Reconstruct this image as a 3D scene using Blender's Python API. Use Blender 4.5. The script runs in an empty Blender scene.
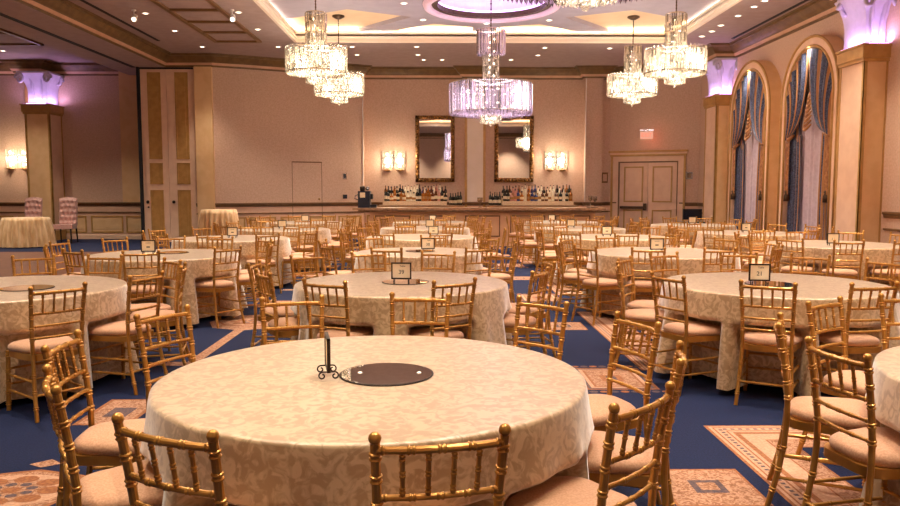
import bpy, bmesh, math, random
from mathutils import Vector, Matrix
PI = math.pi
sc = bpy.context.scene
COL = sc.collection
RND = random.Random(7)

# ------------------------------------------------------------------ materials
def s2l(c):
    return tuple((x / 12.92 if x <= 0.04045 else ((x + 0.055) / 1.055) ** 2.4) for x in (v / 255 for v in c)) + (1.0,)

def new_mat(name):
    m = bpy.data.materials.new(name); m.use_nodes = True
    nt = m.node_tree; nt.nodes.clear()
    out = nt.nodes.new('ShaderNodeOutputMaterial')
    return m, nt, out

def mat(name, c1, c2=None, rough=.6, metal=0., scale=20., detail=3., kind='noise', lo=.4, hi=.6, bump=0., spec=.5, stretch=None, sheen=0., coat=0., rough2=None, coord='Object'):
    m, nt, out = new_mat(name)
    b = nt.nodes.new('ShaderNodeBsdfPrincipled')
    nt.links.new(b.outputs[0], out.inputs[0])
    b.inputs['Roughness'].default_value = rough
    b.inputs['Metallic'].default_value = metal
    b.inputs['Specular IOR Level'].default_value = spec
    if sheen:
        b.inputs['Sheen Weight'].default_value = sheen
        b.inputs['Sheen Roughness'].default_value = .4
    if coat:
        b.inputs['Coat Weight'].default_value = coat; b.inputs['Coat Roughness'].default_value = .42
    if c2 is None:
        c2 = tuple(min(255, x * 1.06) for x in c1)
    tc = nt.nodes.new('ShaderNodeTexCoord')
    src = tc.outputs[coord]
    if stretch:
        mp = nt.nodes.new('ShaderNodeMapping'); mp.inputs['Scale'].default_value = stretch
        nt.links.new(src, mp.inputs[0]); src = mp.outputs[0]
    if kind == 'voronoi':
        t = nt.nodes.new('ShaderNodeTexVoronoi'); t.inputs['Scale'].default_value = scale
        fac = t.outputs['Distance']
    else:
        t = nt.nodes.new('ShaderNodeTexNoise'); t.inputs['Scale'].default_value = scale
        t.inputs['Detail'].default_value = detail
        if kind == 'damask':
            t.inputs['Distortion'].default_value = 1.6
        fac = t.outputs['Fac']
    nt.links.new(src, t.inputs['Vector'])
    r = nt.nodes.new('ShaderNodeValToRGB')
    r.color_ramp.elements[0].position = lo; r.color_ramp.elements[0].color = s2l(c1)
    r.color_ramp.elements[1].position = hi; r.color_ramp.elements[1].color = s2l(c2)
    nt.links.new(fac, r.inputs[0]); nt.links.new(r.outputs[0], b.inputs['Base Color'])
    if rough2 is not None:
        mr = nt.nodes.new('ShaderNodeMapRange')
        mr.inputs[1].default_value = lo; mr.inputs[2].default_value = hi
        mr.inputs[3].default_value = rough; mr.inputs[4].default_value = rough2
        nt.links.new(fac, mr.inputs[0]); nt.links.new(mr.outputs[0], b.inputs['Roughness'])
    if bump:
        bp = nt.nodes.new('ShaderNodeBump'); bp.inputs['Strength'].default_value = bump
        bp.inputs['Distance'].default_value = .01
        nt.links.new(fac, bp.inputs['Height']); nt.links.new(bp.outputs[0], b.inputs['Normal'])
    return m

def emit(name, c, strength):
    m, nt, out = new_mat(name)
    e = nt.nodes.new('ShaderNodeEmission'); e.inputs[0].default_value = s2l(c); e.inputs[1].default_value = strength
    nt.links.new(e.outputs[0], out.inputs[0])
    return m

def crystal(name, c, transp=.35, transl=.4, dark=.2):
    m, nt, out = new_mat(name)
    tr = nt.nodes.new('ShaderNodeBsdfTransparent'); tr.inputs[0].default_value = s2l(c)
    tl = nt.nodes.new('ShaderNodeBsdfTranslucent'); tl.inputs[0].default_value = s2l(c)
    gl = nt.nodes.new('ShaderNodeBsdfGlossy'); gl.inputs['Roughness'].default_value = .22; gl.inputs[0].default_value = s2l(c)
    ge = nt.nodes.new('ShaderNodeNewGeometry'); rp = nt.nodes.new('ShaderNodeValToRGB')
    rp.color_ramp.elements[0].color = (dark, dark * .92, dark * .84, 1); rp.color_ramp.elements[1].color = s2l(c)
    rp.color_ramp.elements[0].position = .05; rp.color_ramp.elements[1].position = .75
    nt.links.new(ge.outputs['Random Per Island'], rp.inputs[0])
    for nd in (tl, gl): nt.links.new(rp.outputs[0], nd.inputs[0])
    m1 = nt.nodes.new('ShaderNodeMixShader'); m1.inputs[0].default_value = transl / (transp + transl)
    nt.links.new(tr.outputs[0], m1.inputs[1]); nt.links.new(tl.outputs[0], m1.inputs[2])
    m2 = nt.nodes.new('ShaderNodeMixShader'); m2.inputs[0].default_value = 1 - transp - transl
    nt.links.new(m1.outputs[0], m2.inputs[1]); nt.links.new(gl.outputs[0], m2.inputs[2])
    nt.links.new(m2.outputs[0], out.inputs[0])
    return m

def stripes(name, c1, c2, freq, duty, rough=.5, pat=None):
    """fabric striped along its own width (UV x)"""
    m, nt, out = new_mat(name)
    b = nt.nodes.new('ShaderNodeBsdfPrincipled'); b.inputs['Roughness'].default_value = rough
    b.inputs['Sheen Weight'].default_value = .3
    nt.links.new(b.outputs[0], out.inputs[0])
    uv = nt.nodes.new('ShaderNodeTexCoord'); sp = nt.nodes.new('ShaderNodeSeparateXYZ')
    nt.links.new(uv.outputs['UV'], sp.inputs[0])
    mu = nt.nodes.new('ShaderNodeMath'); mu.operation = 'MULTIPLY'; mu.inputs[1].default_value = freq
    fr = nt.nodes.new('ShaderNodeMath'); fr.operation = 'FRACT'
    lt = nt.nodes.new('ShaderNodeMath'); lt.operation = 'LESS_THAN'; lt.inputs[1].default_value = duty
    nt.links.new(sp.outputs[0], mu.inputs[0]); nt.links.new(mu.outputs[0], fr.inputs[0]); nt.links.new(fr.outputs[0], lt.inputs[0])
    no = nt.nodes.new('ShaderNodeTexNoise'); no.inputs['Scale'].default_value = 30; no.inputs['Distortion'].default_value = 1.2
    nt.links.new(uv.outputs['Object'], no.inputs['Vector'])
    rp = nt.nodes.new('ShaderNodeValToRGB'); rp.color_ramp.elements[0].position = .44; rp.color_ramp.elements[1].position = .58
    rp.color_ramp.elements[0].color = s2l(c1); rp.color_ramp.elements[1].color = s2l(pat or c1)
    nt.links.new(no.outputs['Fac'], rp.inputs[0])
    mx = nt.nodes.new('ShaderNodeMix'); mx.data_type = 'RGBA'
    nt.links.new(lt.outputs[0], mx.inputs['Factor'])
    nt.links.new(rp.outputs[0], mx.inputs['A']); mx.inputs['B'].default_value = s2l(c2)
    nt.links.new(mx.outputs['Result'], b.inputs['Base Color'])
    return m

M = {}
M['wall'] = mat('wallpaper', (198, 164, 140), (214, 182, 160), rough=.75, scale=26, detail=4, lo=.3, hi=.7)
M['wall_low'] = mat('wainscot_paint', (216, 176, 148), (224, 184, 156), rough=.6, scale=3)
M['tan'] = mat('tan_panel', (226, 186, 136), (232, 194, 146), rough=.6, scale=4)
M['pink'] = mat('pink_panel', (228, 190, 162), (234, 198, 170), rough=.6, scale=4)
M['gold'] = mat('gold_paint', (180, 136, 76), (192, 148, 86), rough=.5, scale=6, metal=.1)
M['crown'] = mat('crown_bronze', (104, 76, 42), (118, 88, 50), rough=.5, scale=6)
M['crown_light'] = mat('crown_cream', (206, 162, 132), (214, 170, 140), rough=.6, scale=4)
M['rail'] = mat('rail_brown', (112, 78, 44), (124, 88, 52), rough=.5, scale=6)
M['ceil'] = mat('ceiling_paint', (166, 144, 140), (172, 150, 146), rough=.85, scale=5)
M['tray'] = mat('tray_paint', (222, 194, 160), (228, 200, 166), rough=.8, scale=2)
M['soffit'] = mat('soffit_dome_tint', (164, 156, 170), (170, 162, 176), rough=.8, scale=3)  # cool light of the dome put into the soffit colour
M['fascia'] = mat('fascia_cream', (236, 220, 202), (240, 224, 208), rough=.6, scale=3)
M['dark'] = mat('dark_slot', (28, 24, 28), (34, 30, 34), rough=.8)
M['navy'] = mat('navy_carpet', (15, 25, 56), (22, 34, 68), rough=.85, scale=90, detail=2, bump=.2, spec=.25)
M['rose'] = mat('rose_carpet', (184, 140, 110), (138, 92, 62), rough=.95, scale=34, detail=4, lo=.45, hi=.58, kind='damask', bump=.2)
M['cream_c'] = mat('cream_carpet', (200, 158, 128), (184, 140, 110), rough=.95, scale=60, bump=.2)
M['rust'] = mat('rust_carpet', (136, 82, 52), (160, 104, 62), rough=.95, scale=50, bump=.2)
M['slate'] = mat('slate_carpet', (78, 66, 74), (108, 84, 78), rough=.95, scale=70, bump=.2)
M['wood'] = mat('dance_floor_wood', (104, 66, 48), (120, 78, 58), rough=.6, spec=.2, scale=3, stretch=(1, 8, 1))
M['chair'] = mat('gold_chair_paint', (180, 126, 54), (198, 146, 70), rough=.32, metal=.55, scale=9, spec=.6)
M['cushion'] = mat('cushion_fabric', (204, 158, 124), (190, 142, 106), rough=.8, scale=120, sheen=.25, bump=.15)
M['cloth'] = mat('damask_cloth', (178, 143, 100), (212, 182, 140), rough=.5, rough2=.34, scale=17, detail=5, kind='damask', lo=.43, hi=.57, sheen=1.0, spec=.8, coat=.5)
M['skirt'] = mat('crushed_cloth', (196, 156, 110), (226, 192, 148), rough=.5, scale=8, detail=4, stretch=(1, 1, .25), sheen=.3)
M['mirror'] = mat('mirror_glass', (235, 235, 235), (236, 236, 236), rough=.015, metal=1.0)
M['iron'] = mat('dark_iron', (44, 34, 30), (60, 46, 38), rough=.45, metal=.6, scale=30)
M['card'] = mat('card_paper', (240, 220, 186), (246, 228, 198), rough=.8, scale=8)
M['ink'] = mat('ink', (40, 32, 30), (46, 38, 34), rough=.8)
M['bar'] = mat('bar_panel', (222, 174, 130), (228, 180, 136), rough=.5, scale=3)
M['bar_top'] = mat('bar_stone', (150, 112, 80), (176, 138, 104), rough=.3, scale=14)
M['frame'] = mat('antique_gilt', (96, 62, 34), (196, 142, 74), rough=.42, metal=.45, scale=22, detail=5, lo=.42, hi=.62, bump=.6)
M['black'] = mat('black_plastic', (26, 26, 32), (32, 32, 40), rough=.4)
M['navyblack'] = mat('navy_black_metal', (24, 30, 48), (30, 38, 58), rough=.35, metal=.2)
M['chrome'] = mat('chrome', (200, 198, 196), (214, 212, 210), rough=.2, metal=.9)
M['white'] = mat('white_paint', (232, 228, 226), (238, 234, 232), rough=.6)
M['sheer'] = mat('sheer_fabric', (196, 176, 188), (206, 188, 200), rough=.8, scale=12, sheen=.3)
M['drape'] = stripes('blue_gold_drape', (34, 41, 72), (178, 122, 70), 8.3, .30, pat=(76, 88, 124))
M['drape_gold'] = mat('gold_fabric', (186, 128, 78), (150, 98, 56), rough=.45, scale=14, sheen=.3)
M['tuft'] = mat('mauve_tufted_fabric', (184, 138, 130), (198, 152, 142), rough=.55, scale=30, sheen=.4)
M['bronze'] = mat('dark_bronze', (70, 50, 36), (84, 62, 44), rough=.45, metal=.5)
M['capital'] = mat('capital_plaster', (196, 186, 206), (206, 196, 216), rough=.75, scale=5)
M['dome'] = mat('dome_plaster', (232, 226, 240), (238, 232, 244), rough=.85)
M['domering'] = mat('pink_ring', (226, 196, 222), (232, 202, 228), rough=.6)
M['crystal'] = crystal('clear_crystal', (255, 250, 240), .40, .22)
M['crystal_v'] = crystal('violet_lit_crystal', (246, 238, 252), .36, .26)  # violet light of the LEDs tinted into this crystal colour
M['crystal_s'] = crystal('sconce_crystal', (255, 250, 240), .25, .5, .55)
M['bulb'] = emit('warm_bulb', (255, 240, 214), 6)
M['bulb_s'] = emit('warm_sconce_bulb', (255, 238, 208), 7)
M['lens'] = emit('downlight_lens', (255, 236, 206), 5)
M['led'] = emit('warm_led', (255, 236, 200), 6)
M['led_v'] = emit('violet_led', (222, 170, 255), 4)
M['shelf_glow'] = mat('riser_glass', (206, 176, 140), (226, 200, 168), rough=.25, scale=40)
M['exit'] = emit('exit_face', (255, 176, 146), .6)
M['exit_txt'] = emit('exit_letters', (255, 120, 90), .9)
M['screen'] = mat('screen_glass', (20, 22, 30), (24, 26, 34), rough=.2)
BK = {
 'dark': mat('dark_green_glass', (22, 26, 22), (28, 34, 28), rough=.12, spec=.7),
 'amber': mat('amber_glass', (150, 84, 28), (176, 104, 40), rough=.12, spec=.7),
 'brown': mat('brown_glass', (92, 50, 30), (112, 62, 40), rough=.12, spec=.7),
 'clear': mat('pale_glass', (238, 224, 196), (244, 232, 208), rough=.1, spec=.7),
 'blue': mat('blue_glass', (52, 60, 110), (60, 70, 124), rough=.12, spec=.7),
 'rose': mat('rose_glass', (206, 142, 128), (214, 152, 138), rough=.12, spec=.7)}
M['label'] = mat('bottle_label', (228, 206, 168), (236, 216, 182), rough=.7)
M['label2'] = mat('bottle_label_dark', (160, 110, 52), (170, 120, 60), rough=.6)
M['cap'] = mat('bottle_cap', (60, 42, 34), (72, 52, 42), rough=.4)

# ------------------------------------------------------------------ mesh builder
class MB:
    def __init__(s):
        s.v = []; s.f = []; s.m = []; s.uv = None
    def add(s, vs, fs, mi=0):
        o = len(s.v); s.v += [tuple(v) for v in vs]
        for f in fs:
            s.f.append([i + o for i in f]); s.m.append(mi)
    def box(s, x0, x1, y0, y1, z0, z1, mi=0, rot=None, at=None):
        vs = [(x, y, z) for z in (z0, z1) for y in (y0, y1) for x in (x0, x1)]
        if rot is not None:
            R = Matrix.Rotation(rot, 3, 'Z'); a = Vector(at or (0, 0, 0))
            vs = [tuple(R @ Vector(v) + a) for v in vs]
        s.add(vs, [(0, 2, 3, 1), (4, 5, 7, 6), (0, 1, 5, 4), (2, 6, 7, 3), (0, 4, 6, 2), (1, 3, 7, 5)], mi)
    def prism(s, poly, z0, z1, mi=0):
        n = len(poly)
        vs = [(x, y, z0) for x, y in poly] + [(x, y, z1) for x, y in poly]
        fs = [tuple(range(n - 1, -1, -1)), tuple(range(n, 2 * n))]
        fs += [(i, (i + 1) % n, n + (i + 1) % n, n + i) for i in range(n)]
        s.add(vs, fs, mi)
    def tube(s, pts, rad, n=8, mi=0, cap=True, closed=False):
        pts = [Vector(p) for p in pts]; N = len(pts)
        if not hasattr(rad, '__len__'): rad = [rad] * N
        rings = []; up = None
        for i, p in enumerate(pts):
            a = pts[(i - 1) % N] if (closed or i > 0) else p
            b = pts[(i + 1) % N] if (closed or i < N - 1) else p
            t = (b - a)
            t = t.normalized() if t.length > 1e-9 else Vector((0, 0, 1))
            if up is None:
                up = Vector((0, 0, 1)) if abs(t.z) < .9 else Vector((1, 0, 0))
            x = t.cross(up)
            if x.length < 1e-6: x = t.cross(Vector((0, 1, .1)))
            x.normalize(); y = x.cross(t).normalized(); up = y
            rings.append([p + (x * math.cos(2 * PI * k / n) + y * math.sin(2 * PI * k / n)) * rad[i] for k in range(n)])
        vs = [v for r in rings for v in r]; fs = []
        for i in range(N if closed else N - 1):
            j = (i + 1) % N
            for k in range(n):
                fs.append((i * n + k, i * n + (k + 1) % n, j * n + (k + 1) % n, j * n + k))
        if cap and not closed:
            fs.append(tuple(range(n - 1, -1, -1))); fs.append(tuple((N - 1) * n + k for k in range(n)))
        s.add(vs, fs, mi)
    def lathe(s, prof, n=24, c=(0, 0, 0), mi=0, cap=True):
        vs = []; fs = []; N = len(prof)
        for r, z in prof:
            for k in range(n):
                vs.append((c[0] + r * math.cos(2 * PI * k / n), c[1] + r * math.sin(2 * PI * k / n), c[2] + z))
        for i in range(N - 1):
            for k in range(n):
                fs.append((i * n + k, i * n + (k + 1) % n, (i + 1) * n + (k + 1) % n, (i + 1) * n + k))
        if cap:
            fs.append(tuple(range(n - 1, -1, -1))); fs.append(tuple((N - 1) * n + k for k in range(n)))
        s.add(vs, fs, mi)
    def ball(s, c, r, n=8, mi=0, sz=1.):
        s.lathe([(r * math.sin(PI * i / 6) + 1e-4, -r * sz * math.cos(PI * i / 6)) for i in range(7)], n, c, mi)
    def grid(s, fn, nu, nv, mi=0, closed=False):
        """fn(u,v) with u,v in 0..1"""
        vs = [fn(i / (nu if closed else nu - 1), j / (nv - 1)) for j in range(nv) for i in range(nu)]
        fs = []
        for j in range(nv - 1):
            for i in range(nu if closed else nu - 1):
                k = (i + 1) % nu
                fs.append((j * nu + i, j * nu + k, (j + 1) * nu + k, (j + 1) * nu + i))
        s.add(vs, fs, mi)
    def sweep(s, path, prof, mids, closed=False):
        """prof: list (out,z); path: plan points with the room on the right-hand side"""
        P = [Vector((p[0], p[1])) for p in path]; N = len(P); offs = []
        for i in range(N):
            d1 = (P[i] - P[i - 1]).normalized() if (i > 0 or closed) else None
            d2 = (P[(i + 1) % N] - P[i]).normalized() if (i < N - 1 or closed) else None
            if d1 is None: d1 = d2
            if d2 is None: d2 = d1
            n1 = Vector((d1.y, -d1.x)); n2 = Vector((d2.y, -d2.x))
            b = n1 + n2
            b = b / max(.35, (b.length ** 2) / 2) if b.length > 1e-6 else n1
            offs.append(b)
        K = len(prof)
        vs = [(P[i].x + offs[i].x * o, P[i].y + offs[i].y * o, z) for i in range(N) for o, z in prof]
        base = len(s.v); s.v += vs
        for i in range(N if closed else N - 1):
            j = (i + 1) % N
            for k in range(K - 1):
                s.f.append([base + i * K + k, base + j * K + k, base + j * K + k + 1, base + i * K + k + 1]); s.m.append(mids[k])
    def build(s, name, mats, parent=None, smooth=False, loc=None):
        me = bpy.data.meshes.new(name)
        me.from_pydata(s.v, [], s.f)
        if not isinstance(mats, (list, tuple)): mats = [mats]
        for m in mats: me.materials.append(m)
        me.polygons.foreach_set('material_index', [min(i, len(mats) - 1) for i in s.m])
        if smooth == 'angle':
            me.polygons.foreach_set('use_smooth', [True] * len(s.f)); me.update(); me.set_sharp_from_angle(angle=.62)
        elif smooth:
            me.polygons.foreach_set('use_smooth', [True] * len(s.f))
        me.update()
        o = bpy.data.objects.new(name, me); COL.objects.link(o)
        if parent is not None: o.parent = parent
        if loc is not None: o.location = loc
        return o

def fix_normals(o):
    bm = bmesh.new(); bm.from_mesh(o.data); bmesh.ops.recalc_face_normals(bm, faces=bm.faces); bm.to_mesh(o.data); bm.free()

def tag(o, label, cat, group=None, kind=None):
    o['label'] = label; o['category'] = cat
    if group: o['group'] = group
    if kind: o['kind'] = kind
    return o
def thing(name, label, cat, loc=(0, 0, 0), rz=0., group=None, kind=None):
    o = bpy.data.objects.new(name, None); COL.objects.link(o); o.empty_display_size = .1
    o.location = loc; o.rotation_euler = (0, 0, rz)
    return tag(o, label, cat, group, kind)
def struct(o, label, cat):
    return tag(o, label, cat, None, 'structure')
KIDS = {}
def dup(root, loc, rz, label, group=None):
    r = root.copy(); COL.objects.link(r); r.location = loc; r.rotation_euler = (0, 0, rz)
    r['label'] = label
    if group: r['group'] = group
    for ch in root.children:
        c = ch.copy(); COL.objects.link(c); c.parent = r
        for g in ch.children:
            d = g.copy(); COL.objects.link(d); d.parent = c
    return r
def text_obj(name, body, size, m, parent, loc, rot):
    cu = bpy.data.curves.new(name, 'FONT'); cu.body = body; cu.size = size; cu.align_x = 'CENTER'; cu.align_y = 'CENTER'
    cu.extrude = .0004
    t = bpy.data.objects.new(name + '_curve', cu); COL.objects.link(t)
    dg = bpy.context.evaluated_depsgraph_get(); dg.update()
    me = bpy.data.meshes.new_from_object(t.evaluated_get(dg))
    bpy.data.objects.remove(t); bpy.data.curves.remove(cu)
    me.materials.clear(); me.materials.append(m)
    o = bpy.data.objects.new(name, me); COL.objects.link(o); o.parent = parent; o.location = loc; o.rotation_euler = rot
    return o

def light(name, kind, loc, energy, color, **kw):
    l = bpy.data.lights.new(name, kind); l.energy = energy; l.color = [x for x in s2l(color)[:3]]
    for k, v in kw.items(): setattr(l, k, v)
    o = bpy.data.objects.new(name, l); COL.objects.link(o); o.location = loc
    return o
def aim(o, target):
    d = Vector(target) - o.location; o.rotation_euler = d.to_track_quat('-Z', 'Y').to_euler()

# ------------------------------------------------------------------ camera
F = 760.0
pitch = math.atan(63 / F)
yaw = math.atan(9.5 / F * math.cos(pitch))
cam = bpy.data.cameras.new('camera'); co = bpy.data.objects.new('camera', cam); COL.objects.link(co)
cam.sensor_width = 36; cam.sensor_fit = 'HORIZONTAL'; cam.lens = F / 900 * 36
cam.clip_end = 200; cam.clip_start = .05
co.location = (0, 0, 1.55); co.rotation_euler = (PI / 2 - pitch, 0, -yaw)
sc.camera = co
def project(x, y, z):
    v = Vector((x, y, z)) - co.location
    R = co.rotation_euler.to_matrix().transposed() @ v
    if R.z > -.1: return None
    return (450 + F * R.x / -R.z, 253 - F * R.y / -R.z)

# ------------------------------------------------------------------ room numbers
CZ = 5.45           # main ceiling
CB = 5.13           # foot of the crown on the walls
REAR = -3.4

# ---- floor: navy carpet with woven motifs, and the wooden dance floor in the far hall
fl = MB()
fl.box(-18.2, 8.4, REAR - .2, 25.3, -.12, 0, 0)
def rect(x0, y0, x1, y1, z, mi):
    fl.add([(x0, y0, z), (x1, y0, z), (x1, y1, z), (x0, y1, z)], [(0, 1, 2, 3)], mi)
def ring(x0, y0, x1, y1, w, z, mi):
    rect(x0, y0, x1, y0 + w, z, mi); rect(x0, y1 - w, x1, y1, z, mi)
    rect(x0, y0 + w, x0 + w, y1 - w, z, mi); rect(x1 - w, y0 + w, x1, y1 - w, z, mi)
def nested(x0, y0, x1, y1, bands):
    for w, mi in bands:
        ring(x0, y0, x1, y1, w, .002, mi); x0 += w; y0 += w; x1 -= w; y1 -= w
    return x0, y0, x1, y1
def disc(cx, cy, rx, ry, z, mi, n=28):
    fl.add([(cx + rx * math.cos(2 * PI * k / n), cy + ry * math.sin(2 * PI * k / n), z) for k in range(n)], [tuple(range(n))], mi)
# 0 navy 1 rose 2 cream 3 rust 4 slate
for col in (2.81, 6.03):
    for yc in (3.3, 8.0, 12.7, 17.4):
        w = 1.08
        b = nested(col - w, yc - 1.58, col + w, yc + 1.58, [(.022, 3), (.018, 2), (.012, 3), (.055, 2), (.012, 3), (.022, 2), (.035, 3), (.11, 2), (.012, 3)])
        b2 = nested(b[0], b[1], b[2], b[3], [(.12, 1), (.015, 3)])
        # dashed runner in the border
        for k in range(60):
            yy = yc - 1.48 + k * .05
            rect(col - w + .068, yy, col - w + .092, yy + .026, .003, 4)
        for k in range(40):
            xx = col - w + .1 + k * .05
            rect(xx, yc + 1.58 - .092, xx + .026, yc + 1.58 - .068, .003, 4)
        disc(col, yc, .62, .95, .0025, 1); disc(col, yc, .5, .8, .003, 2); disc(col, yc, .36, .6, .0035, 3); disc(col, yc, .2, .34, .004, 1)
        for sx in (-1, 1):
            for sy in (-1, 1):
                rect(col + sx * .42 - .13, yc + sy * 1.0 - .06, col + sx * .42 + .13, yc + sy * 1.0 + .06, .003, 1)
ac = 1.40
for k in range(5):
    yc = 3.85 + 4.72 * k
    b = nested(ac - .24, yc - .25, ac + .24, yc + .25, [(.016, 3)])
    rect(*b, .002, 1)
    rect(ac - .085, yc - .085, ac + .085, yc + .085, .003, 4); rect(ac - .05, yc - .05, ac + .05, yc + .05, .004, 1)
    yc += 2.3
    b = nested(ac - .27, yc - .36, ac + .31, yc + .36, [(.03, 3), (.025, 4), (.03, 2), (.02, 3)])
    rect(*b, .002, 1)
    rect(ac - .08, yc - .1, ac + .1, yc + .1, .003, 3); rect(ac - .03, yc - .06, ac + .05, yc + .06, .004, 4)
    for q in range(9):
        disc(ac - .3 + q * .08, yc + .42, .035, .03, .002, 3 if q % 2 else 4, 10); disc(ac - .3 + q * .08, yc - .42, .035, .03, .002, 4 if q % 2 else 3, 10)
lc = -2.22
for k in range(4):
    yc = 3.84 + 5.05 * k
    disc(lc, yc, .40, .30, .002, 3, 8); disc(lc, yc, .37, .27, .0025, 1, 8); disc(lc, yc, .30, .22, .003, 2); disc(lc, yc, .21, .16, .0035, 1)
    for q in range(8):
        disc(lc + .20 * math.cos(q * PI / 4), yc + .15 * math.sin(q * PI / 4), .065, .05, .004, 3, 12); disc(lc + .10 * math.cos(q * PI / 4 + .4), yc + .08 * math.sin(q * PI / 4 + .4), .03, .025, .0045, 4, 8)
    disc(lc, yc, .05, .04, .0048, 3, 10)
    fl.add([(lc - .11, yc + .38, .002), (lc - .02, yc + .33, .002), (lc + .07, yc + .39, .002), (lc - .02, yc + .46, .002)], [(0, 1, 2, 3)], 1)
    b = nested(lc - .22, yc + 1.1, lc + .16, yc + 1.72, [(.03, 3)])
    rect(*b, .002, 1); rect(lc - .1, yc + 1.28, lc + .06, yc + 1.5, .003, 4)
    rect(lc - .07, yc + 2.9, lc + .04, yc + 4.7, .002, 1)
    for sx in (-1, 1):
        rect(lc + sx * .12 - .12, yc + 2.8, lc + sx * .12 + .12, yc + 2.95, .003, 1)
    disc(lc, yc + 5.05, .5, .55, .0015, 1, 8)
fl.box(-14.5, -4.75, 8.2, 19.1, .0, .006, 5)
for k in range(1, 10):
    fl.box(-14.5 + k * .975 - .004, -14.5 + k * .975 + .004, 8.2, 19.1, .006, .0065, 4)
floor = fl.build('floor', [M['navy'], M['rose'], M['cream_c'], M['rust'], M['slate'], M['wood']])
struct(floor, 'navy carpet floor woven with rose and gold motifs, wooden dance floor at left', 'floor')

# ---- ceiling with two recessed trays
TR = [(-3.8, 6.13, 14.35, 20.35, 17.35), (-3.8, 6.13, 3.05, 9.05, 6.05)]
ce = MB()
def slab(x0, x1, y0, y1): ce.box(x0, x1, y0, y1, CZ, CZ + .08, 0)
slab(-18.2, -9.6, REAR - .2, 25.2)
slab(-9.7, -3.8, REAR - .2, 25.2); slab(6.13, 8.4, REAR - .2, 25.2)
slab(-3.8, 6.13, 20.35, 25.2); slab(-3.8, 6.13, 9.05, 14.35); slab(-3.8, 6.13, REAR - .2, 3.05)
ceiling = ce.build('ceiling', M['ceil']); struct(ceiling, 'mauve beige ballroom ceiling with downlights and recessed trays', 'ceiling')

def ceiling_strip(name, boxes, m, label):
    b = MB()
    for bx in boxes: b.box(*bx)
    o = b.build(name, m, ceiling)
    return o
# brown ladder of ceiling trims on the left
lad = []
xs = (-5.88, -4.74)
for x in xs: lad.append((x - .045, x + .045, 3.0, 20.42, CZ - .05, CZ))
y = 20.38
while y > 3:
    lad.append((xs[0], xs[1], y - .04, y + .04, CZ - .05, CZ)); y -= 1.17
ceiling_strip('ceiling_trim', lad, M['rail'], '')
lad2 = [(-10.72, -10.63, 3, 20.9, CZ - .05, CZ), (-13.4, -13.31, 3, 20.9, CZ - .05, CZ), (-13.4, -10.63, 20.82, 20.9, CZ - .05, CZ), (-13.4, -10.63, 19.3, 19.38, CZ - .05, CZ), (-13.4, -10.63, 17.7, 17.78, CZ - .05, CZ)]
ceiling_strip('ceiling_trim', lad2, M['rail'], '')
sl = ceiling_strip('slot_diffuser', [(7.50, 7.58, -2, 19.9, CZ - .012, CZ), (-7.42, -7.34, -2, 20.4, CZ - .012, CZ)], M['dark'], '')

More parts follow.
